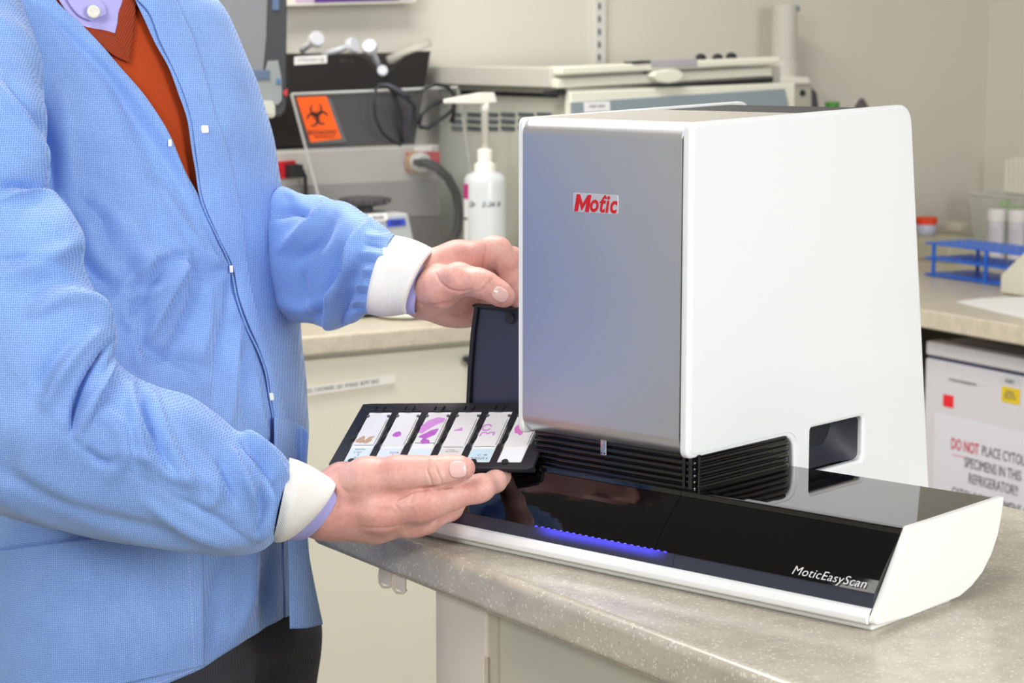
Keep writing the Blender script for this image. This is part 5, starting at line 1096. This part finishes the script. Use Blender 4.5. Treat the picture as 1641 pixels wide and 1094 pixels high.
uh_st = [([(699, 438), (706, 452), (722, 464), (742, 467), (756, 463)], 1.5, 2.6, -1.6, 1.5), ([(776, 396), (775, 410), (774, 424), (773, 431)], 1.5, 2.2, -1.8, 1.5), ([(748, 402), (754, 418), (760, 428)], 1.5, 2, -.8), ([(795, 415), (795, 430), (797, 442)], 1.4, 2.2, -1.2, 1.5),
 ([(763, 470), (772, 465), (782, 455), (789, 447)], 1.3, 1.8, -.8, 1.5), ([(770, 462), (780, 452), (786, 445)], 4, 4, .5), ([(663, 470), (670, 486), (690, 490), (722, 484), (745, 474), (757, 468)], 2.5, 5, -2.2, 1.5), ([(740, 494), (748, 484), (756, 472)], 2, 2.5, -.8), ([(672, 480), (700, 510), (740, 522)], 6, 6, .6),
 ([(735, 425), (752, 430), (768, 430)], 4, 5, -.8), ([(710, 435), (730, 450), (720, 470)], 8, 8, .6), ([(760, 490), (768, 480), (771, 476)], 1.5, 2, -.8)]
VU = wrinkle(VU, FU, uh_st, gain=1.15, wmin=1.9)
# rest of the body, hidden under the clothes (and the head above the frame)
S = SDF((-.86, 2.02, .86), (.0, 2.75, 1.86), .009)
tb = None
for z in np.linspace(.92, 1.48, 9):
    cx_, cy_, a_, b_ = [float(v) for v in bodyframe(z)[:4]]; ph_ = math.radians(float(fphi(z))); Rb = np.array([[math.sin(ph_), math.cos(ph_), 0], [math.cos(ph_), -math.sin(ph_), 0], [0, 0, 1]]).T; D_ = S.ell((cx_, cy_, z), (a_*.72, b_*.66, .10), Rb); tb = D_ if tb is None else smin(tb, D_, .03)
cT = [float(v) for v in bodyframe(1.50)[:2]]; neck = (cT[0]+.0, cT[1], 1.50); hd_c = (cT[0]+.035, cT[1]-.035, 1.68)
tb = smin(tb, S.cone((neck[0]-.01, neck[1]+.01, 1.44), (hd_c[0], hd_c[1]+.01, 1.60), .062, .056), .03)
fwd = Vector((.62, -.72, -.32)).normalized(); sid = fwd.cross(Vector((0, 0, 1))).normalized(); up_ = sid.cross(fwd)
hv = lambda f, s_, u_: tuple(Vector(hd_c)+fwd*f+sid*s_+up_*u_)
RH = np.array([list(fwd), list(sid), list(up_)]).T
head = smin(S.ell(hv(-.01, 0, .02), (.098, .078, .095), RH), S.ell(hv(.03, 0, -.055), (.062, .054, .065), RH), .03)
head = smin(head, S.cone(hv(.088, 0, .015), hv(.108, 0, -.022), .009, .014), .012)
for s_ in (-1, 1):
    head = smin(head, S.cone(hv(.0, s_*.078, .01), hv(-.005, s_*.082, -.025), .012, .009), .006)
    head = smin(head, S.ell(hv(.082, s_*.034, .022), (.012, .018, .008), RH), .012)
head = smin(head, S.cone(hv(.088, -.022, -.058), hv(.088, .022, -.058), .007, .007), .008)
tb = smin(tb, head, .02)
sL = T(np.array(.15), np.array(1.38), -.075); sR = T(np.array(PI-.15), np.array(1.40), -.05)
tb = smin(tb, S.cone(sR, at(-5, 600, 2.18), .050, .040), .03); tb = smin(tb, S.cone(at(10, 670, 2.18), at(470, 806, 2.20), .038, .027), .02)
tb = smin(tb, S.cone(sL, at(400, 400, 2.56), .045, .042), .03); tb = smin(tb, S.cone(at(400, 400, 2.56), at(655, 450, 2.335), .045, .028), .02)
VB, FB = S.mesh(tb)
VB_, FB_ = joinm([(VB, FB), (VH, FH), (VU, FU)])
m = bpy.data.materials.new('skin'); m.use_nodes = True; nt = m.node_tree; b = nt.nodes['Principled BSDF']; L = nt.links.new
tc = N(nt, 'ShaderNodeTexCoord'); n1 = N(nt, 'ShaderNodeTexNoise', i_Scale=26., i_Detail=5.); n2 = N(nt, 'ShaderNodeTexNoise', i_Scale=240., i_Detail=3.); n3 = N(nt, 'ShaderNodeTexVoronoi', i_Scale=700.)
for n in (n1, n2, n3): L(tc.outputs['Object'], n.inputs['Vector'])
r1 = ramp(nt, [(.30, (214, 154, 142)), (.5, (223, 169, 157)), (.68, (229, 182, 170))]); L(n1.outputs['Fac'], r1.inputs[0])
r2 = ramp(nt, [(.3, (222, 205, 204)), (.7, (255, 255, 255))]); L(n2.outputs['Fac'], r2.inputs[0])
mx = N(nt, 'ShaderNodeMixRGB', blend_type='MULTIPLY'); mx.inputs[0].default_value = .35; L(r1.outputs[0], mx.inputs[1]); L(r2.outputs[0], mx.inputs[2]); L(mx.outputs[0], b.inputs['Base Color'])
b.inputs['Roughness'].default_value = .48; b.inputs['Subsurface Weight'].default_value = .25; b.inputs['Subsurface Radius'].default_value = (1, .3, .2); b.inputs['Subsurface Scale'].default_value = .004
bp = N(nt, 'ShaderNodeBump'); bp.inputs['Strength'].default_value = .16; bp.inputs['Distance'].default_value = .0004; ad = N(nt, 'ShaderNodeMath', operation='ADD'); L(n2.outputs['Fac'], ad.inputs[0]); L(n3.outputs['Distance'], ad.inputs[1]); L(ad.outputs[0], bp.inputs['Height']); L(bp.outputs[0], b.inputs['Normal'])
M_skin = m; MATS['skin'] = m
person = link('person', np_mesh('person', VB_, FB_), M_skin); tag(person, 'person in blue lab coat over rust sweater, holding the slide tray beside the scanner', 'person')
def pchild(name, V, Fc, m, thick=0, parent=person, off=0):
    o = link(name, np_mesh(name, V, Fc), m, parent)
    if thick: s = o.modifiers.new('solid', 'SOLIDIFY'); s.thickness = thick; s.offset = off
    return o
coatV, coatF = joinm([(VN, FN), (VF, FF), (VS, FS), (VA, FA), (VV, FV), (VP, FP)])
coat = pchild('lab_coat', coatV, coatF, M_coat, .0012)
# knitted cuffs and shirt cuffs
kn1 = [(464, 733, 437, 864, 452, 800, 2.168, .043), (480, 738, 440, 868, 474, 806, 2.172, .043), (503, 750, 446, 869, 498, 812, 2.178, .040), (526, 770, 456, 867, 522, 808, 2.185, .036), (527, 773, 460, 864, 521, 807, 2.186, .033)]
V, Fc = ringloft(kn1, 60, 110); V = wrinkle(V, Fc, [([(478, 745), (470, 800), (450, 855)], 10, 10, 1.5)]); pchild('knit_cuff', V, Fc, M_knit, .002, off=-1)
V, Fc = ringloft([(480, 745, 450, 862, 474, 806, 2.175, .036), (528, 774, 478, 865, 530, 812, 2.19, .032), (529, 776, 486, 864, 534, 812, 2.19, .030)], 30, 90); pchild('shirt_cuff', V, Fc, M_shirt, .001)
kn2 = [(614, 392, 598, 484, 600, 446, 2.335, .034), (622, 381, 598, 498, 594, 449, 2.33, .041), (630, 378, 596, 502, 594, 450, 2.325, .048), (650, 381, 610, 506, 612, 452, 2.322, .046), (672, 388, 632, 506, 634, 452, 2.318, .043), (694, 400, 652, 502, 657, 455, 2.312, .038), (696, 403, 655, 499, 661, 455, 2.312, .033)]
V, Fc = ringloft(kn2, 60, 110); pchild('knit_cuff', V, Fc, rib_mat('white_rib_knit_upper', (228, 227, 226), 165., (0, -.25, 0), .35, .93), .002, off=-1)
V, Fc = ringloft([(660, 398, 630, 500, 640, 452, 2.322, .034), (690, 410, 664, 502, 668, 462, 2.318, .031), (691, 412, 667, 500, 670, 462, 2.318, .030)], 30, 90); pchild('shirt_cuff', V, Fc, M_shirt, .001)
# sweater, shirt front
zg = np.linspace(1.51, 1.16, 120); s_ = np.linspace(0, 1, 120); ZZ = zg[:, None]+0*s_[None]; TT = (thF(zg)-np.radians(13))[:, None]*(1-s_[None])+(thN(zg)+np.radians(11))[:, None]*s_[None]
V = T(TT, ZZ, -.0085).reshape(-1, 3); Fc = grid_faces(120, 120); px_, py_, _ = project(V)
keep = np.ones(len(Fc), bool)
pchild('sweater', V, Fc, M_sweat, .001)
def draped(name, left, right, off, m, nr=60, nc=16, thick=.0012, parent=person, bulge_=0., strokes=()):
    a = dense(left, nr); c = dense(right, nr); s = np.linspace(0, 1, nc); Q = a[:, None]+(c-a)[:, None]*s[None, :, None]
    P = surfpt(Q[..., 0], Q[..., 1]); Fg = np.array(grid_faces(nr, nc)); Pf = P.reshape(-1, 3); n = vnormals(Pf, Fg); sg = np.where((n*(Pf-O_)).sum(1) < 0, 1., -1.)
    o_ = off+bulge_*np.sin(PI*np.tile(s, nr)); V = Pf+n*(sg*o_)[:, None]
    if strokes: V = wrinkle(V, Fg, strokes)
    return pchild(name, V, Fg, m, thick, parent)
# the shirt shows above the v; collar ribs make the v
draped('shirt', [(70, -70), (100, 5), (126, 36), (150, 46)], [(206, -70), (204, -20), (196, 20), (186, 53)], -.004, M_shirt, 50, 40, strokes=[([(120, -10), (150, 20), (165, 46)], 5, 5, 3), ([(150, -20), (172, 10), (178, 48)], 4, 4, -3), ([(186, -10), (184, 20), (180, 50)], 3, 4, 3)])
draped('shirt_placket', [(98, -20), (112, 8), (128, 26), (146, 34)], [(136, -30), (150, -6), (168, 8), (171, 24)], .000, M_shirt, 30, 16, bulge_=.002)
draped('neck_rib', [(112, 24), (126, 37), (150, 44), (168, 47), (186, 52)], [(120, 30), (143, 56), (165, 74), (186, 88), (208, 99)], -.0035, M_sribs, 50, 16, .002, bulge_=.001)
draped('neck_rib', [(186, 52), (190, 35), (192, 18), (197, 4), (201, -40)], [(208, 99), (212, 75), (216, 45), (219, 10), (222, -40)], -.0035, M_sribs2, 50, 16, .002, bulge_=.001)
draped('placket', [(203, -60), (213, 0), (231, 20), (252, 72), (270, 110), (287, 150), (299, 190), (306, 235), (311, 275), (316, 312), (341, 378), (365, 430), (375, 480), (389, 520), (406, 560), (419, 600), (425, 640), (433, 690)],
       [(250, -60), (273, 0), (282, 20), (302, 66), (316, 110), (327, 150), (338, 190), (352, 232), (362, 270), (371, 312), (380, 358), (384, 410), (394, 470), (405, 510), (420, 550), (430, 590), (440, 640), (452, 690)], .0082, M_coat, 160, 20, .0012, bulge_=.0012)
draped('shirt_collar', [(226, -20), (238, -4), (246, 10)], [(246, -20), (254, 0), (248, 12)], .0075, M_shirt, 20, 8)
# pocket on the near front, stitches, snaps
draped('pocket', [(-60, 892), (-60, 960), (-60, 1150)], [(317, 836), (320, 950), (322, 1064)], .0062, M_coat, 90, 90, .0012, strokes=torso_st[-7:])
def stitch(pts, off=.009):
    q = dense(pts, 80); P = surfpt(q[:, 0], q[:, 1]); P = P-ray(300, 900)/np.linalg.norm(ray(300, 900))*off
    mb = MB()
    for i in range(0, 79, 2): mb.tube([P[i], P[i+1]], .0005, 5)
    return mb
for pts in ([(300, 862), (306, 960), (312, 1068)], [(312, 1070), (280, 1083), (240, 1098)], [(-2, 1040), (2, 1070), (6, 1098)]):
    stitch(pts).build('stitching', mat('pale_thread', (196, 200, 236), .7), person)
bpy.context.view_layer.update()
bv = BVHTree.FromPolygons([tuple(v) for v in coatV], [tuple(f) for f in coatF])
def snap(px, py, w_=9, h_=11, name='snap', m=None, lift=.0015):
    o_ = Vector(O_); d_ = Vector(ray(px, py)).normalized(); loc, n, _, _ = bv.ray_cast(o_, d_)
    if loc is None: return
    if n.dot(d_) > 0: n = -n
    n = (n*.6-d_*.4).normalized(); x = Vector((0, 0, 1)).cross(n).normalized(); y = n.cross(x); k = 2.25/3413
    return plate(name, rrect(-w_*k/2, -h_*k/2, w_*k/2, h_*k/2, min(w_, h_)*k*.22), m or mat('snap_white', (238, 238, 240), .3), person, frame(loc+n*lift, x, y, n), .0022, .0006)
snap(325, 208, 13, 13, lift=.0055); snap(272, 229, 6, 12); snap(367, 431, 6, 12, lift=.0055); snap(430, 636, 8, 13, lift=.0055); snap(477, 749, 6, 9)
P = surfpt(np.array([150.]), np.array([19.]))[0]; dv_ = Vector(ray(150, 19)).normalized()
MB().lathe([(.002, .0), (.0068, .0005), (.0072, .0015), (.0066, .0026), (.0045, .0022), (.001, .0022)], 22).build('shirt_button', mat('button_pearl', (222, 220, 205), .3), person, M=frame(Vector(P)-dv_*.010, Vector((1, 0, 0)), Vector((0, .14, 1)), -dv_), smooth=True)
# nails
def nail(V, Fc, ctr, ax, hw, hl, name='thumbnail'):
    bvh = BVHTree.FromPolygons([tuple(v) for v in V], [tuple(int(i) for i in f) for f in Fc]); a = Vector(ax).normalized(); c_ = Vector((-a.y, a.x)); n_ = 14; G = []; ok = True
    for i in range(n_+1):
        for j in range(n_+1):
            u = -1+2*i/n_; v = -1+2*j/n_
            uu = u*math.sqrt(1-v*v/2); vv = v*math.sqrt(1-u*u/2); uu = .15*u+.85*uu; vv = .15*v+.85*vv
            p = Vector(ctr)+a*(uu*hl)+c_*(vv*hw); d_ = Vector(ray(p.x, p.y)).normalized(); loc, n, _, _ = bvh.ray_cast(Vector(O_), d_)
            if loc is None: return
            if n.dot(d_) > 0: n = -n
            G.append(loc+n*(.0007*(1-.6*max(abs(u), abs(v))**4)))
    o = pchild(name, np.array([tuple(g) for g in G]), grid_faces(n_+1, n_+1), mat('nail', (232, 190, 184), .22, coat=.4), .0006, off=0); return o
nail(VH, FH, (734, 752), (1, -.12), 13.5, 14.5); nail(VU, FU, (802, 472), (.86, .5), 11, 13.5)
# hair, trousers, shoes
S2 = SDF((hd_c[0]-.13, hd_c[1]-.13, 1.60), (hd_c[0]+.13, hd_c[1]+.15, 1.84), .006)
hr = np.maximum(S2.ell(hv(-.014, 0, .026), (.106, .088, .102), RH), -S2.ell(hv(.075, 0, -.04), (.075, .075, .085), RH)); V, Fc = S2.mesh(hr); pchild('hair', V, Fc, mat('brown_hair', (74, 56, 44), .7, noise=.3, nscale=300, bump=.5, bscale=400))
S3 = SDF((-.62, 2.14, .05), (-.14, 2.70, .98), .008); lg = None
for (x, y, k) in ((-.40, 2.36, 1), (-.335, 2.50, 1)):
    D_ = smin(smin(S3.cone((x-.05, y-.03, .86), (x-.003, y, .71), .070, .104), S3.cone((x-.003, y, .71), (x+.01, y, .50), .104, .080), .02), S3.cone((x+.01, y, .50), (x-.005, y, .10), .080, .066), .03); lg = D_ if lg is None else smin(lg, D_, .02)
lg = smin(lg, S3.ell((-.43, 2.41, .88), (.10, .13, .09)), .02); V, Fc = S3.mesh(lg); V = wrinkle(V, Fc, [([(330, 1094), (400, 1060), (470, 1030)], 5, 8, 3), ([(360, 1110), (430, 1080), (500, 1040)], 5, 9, -3), ([(420, 1120), (470, 1090), (510, 1060)], 5, 8, 3)]); pchild('trousers', V, Fc, M_trou)
for (x, y) in ((-.40, 2.36), (-.335, 2.50)):
    S4 = SDF((x-.12, y-.10, -.01), (x+.26, y+.10, .16), .005); sh4 = smin(S4.cone((x, y, .045), (x+.16, y-.03, .035), .045, .040), S4.cone((x, y, .05), (x, y, .11), .045, .045), .02); sh4 = np.maximum(sh4, -(S4.P[..., 2]-.0012)); V, Fc = S4.mesh(sh4); V[:, 2] = np.maximum(V[:, 2], .001); pchild('shoe', V, Fc, mat('black_leather', (30, 28, 28), .3))
0 and print('EDGE', [ (round(float(z),3), round(float(np.degrees(thN(z)))), round(float(np.degrees(thF(z))))) for z in np.linspace(1.5,.8,15)])
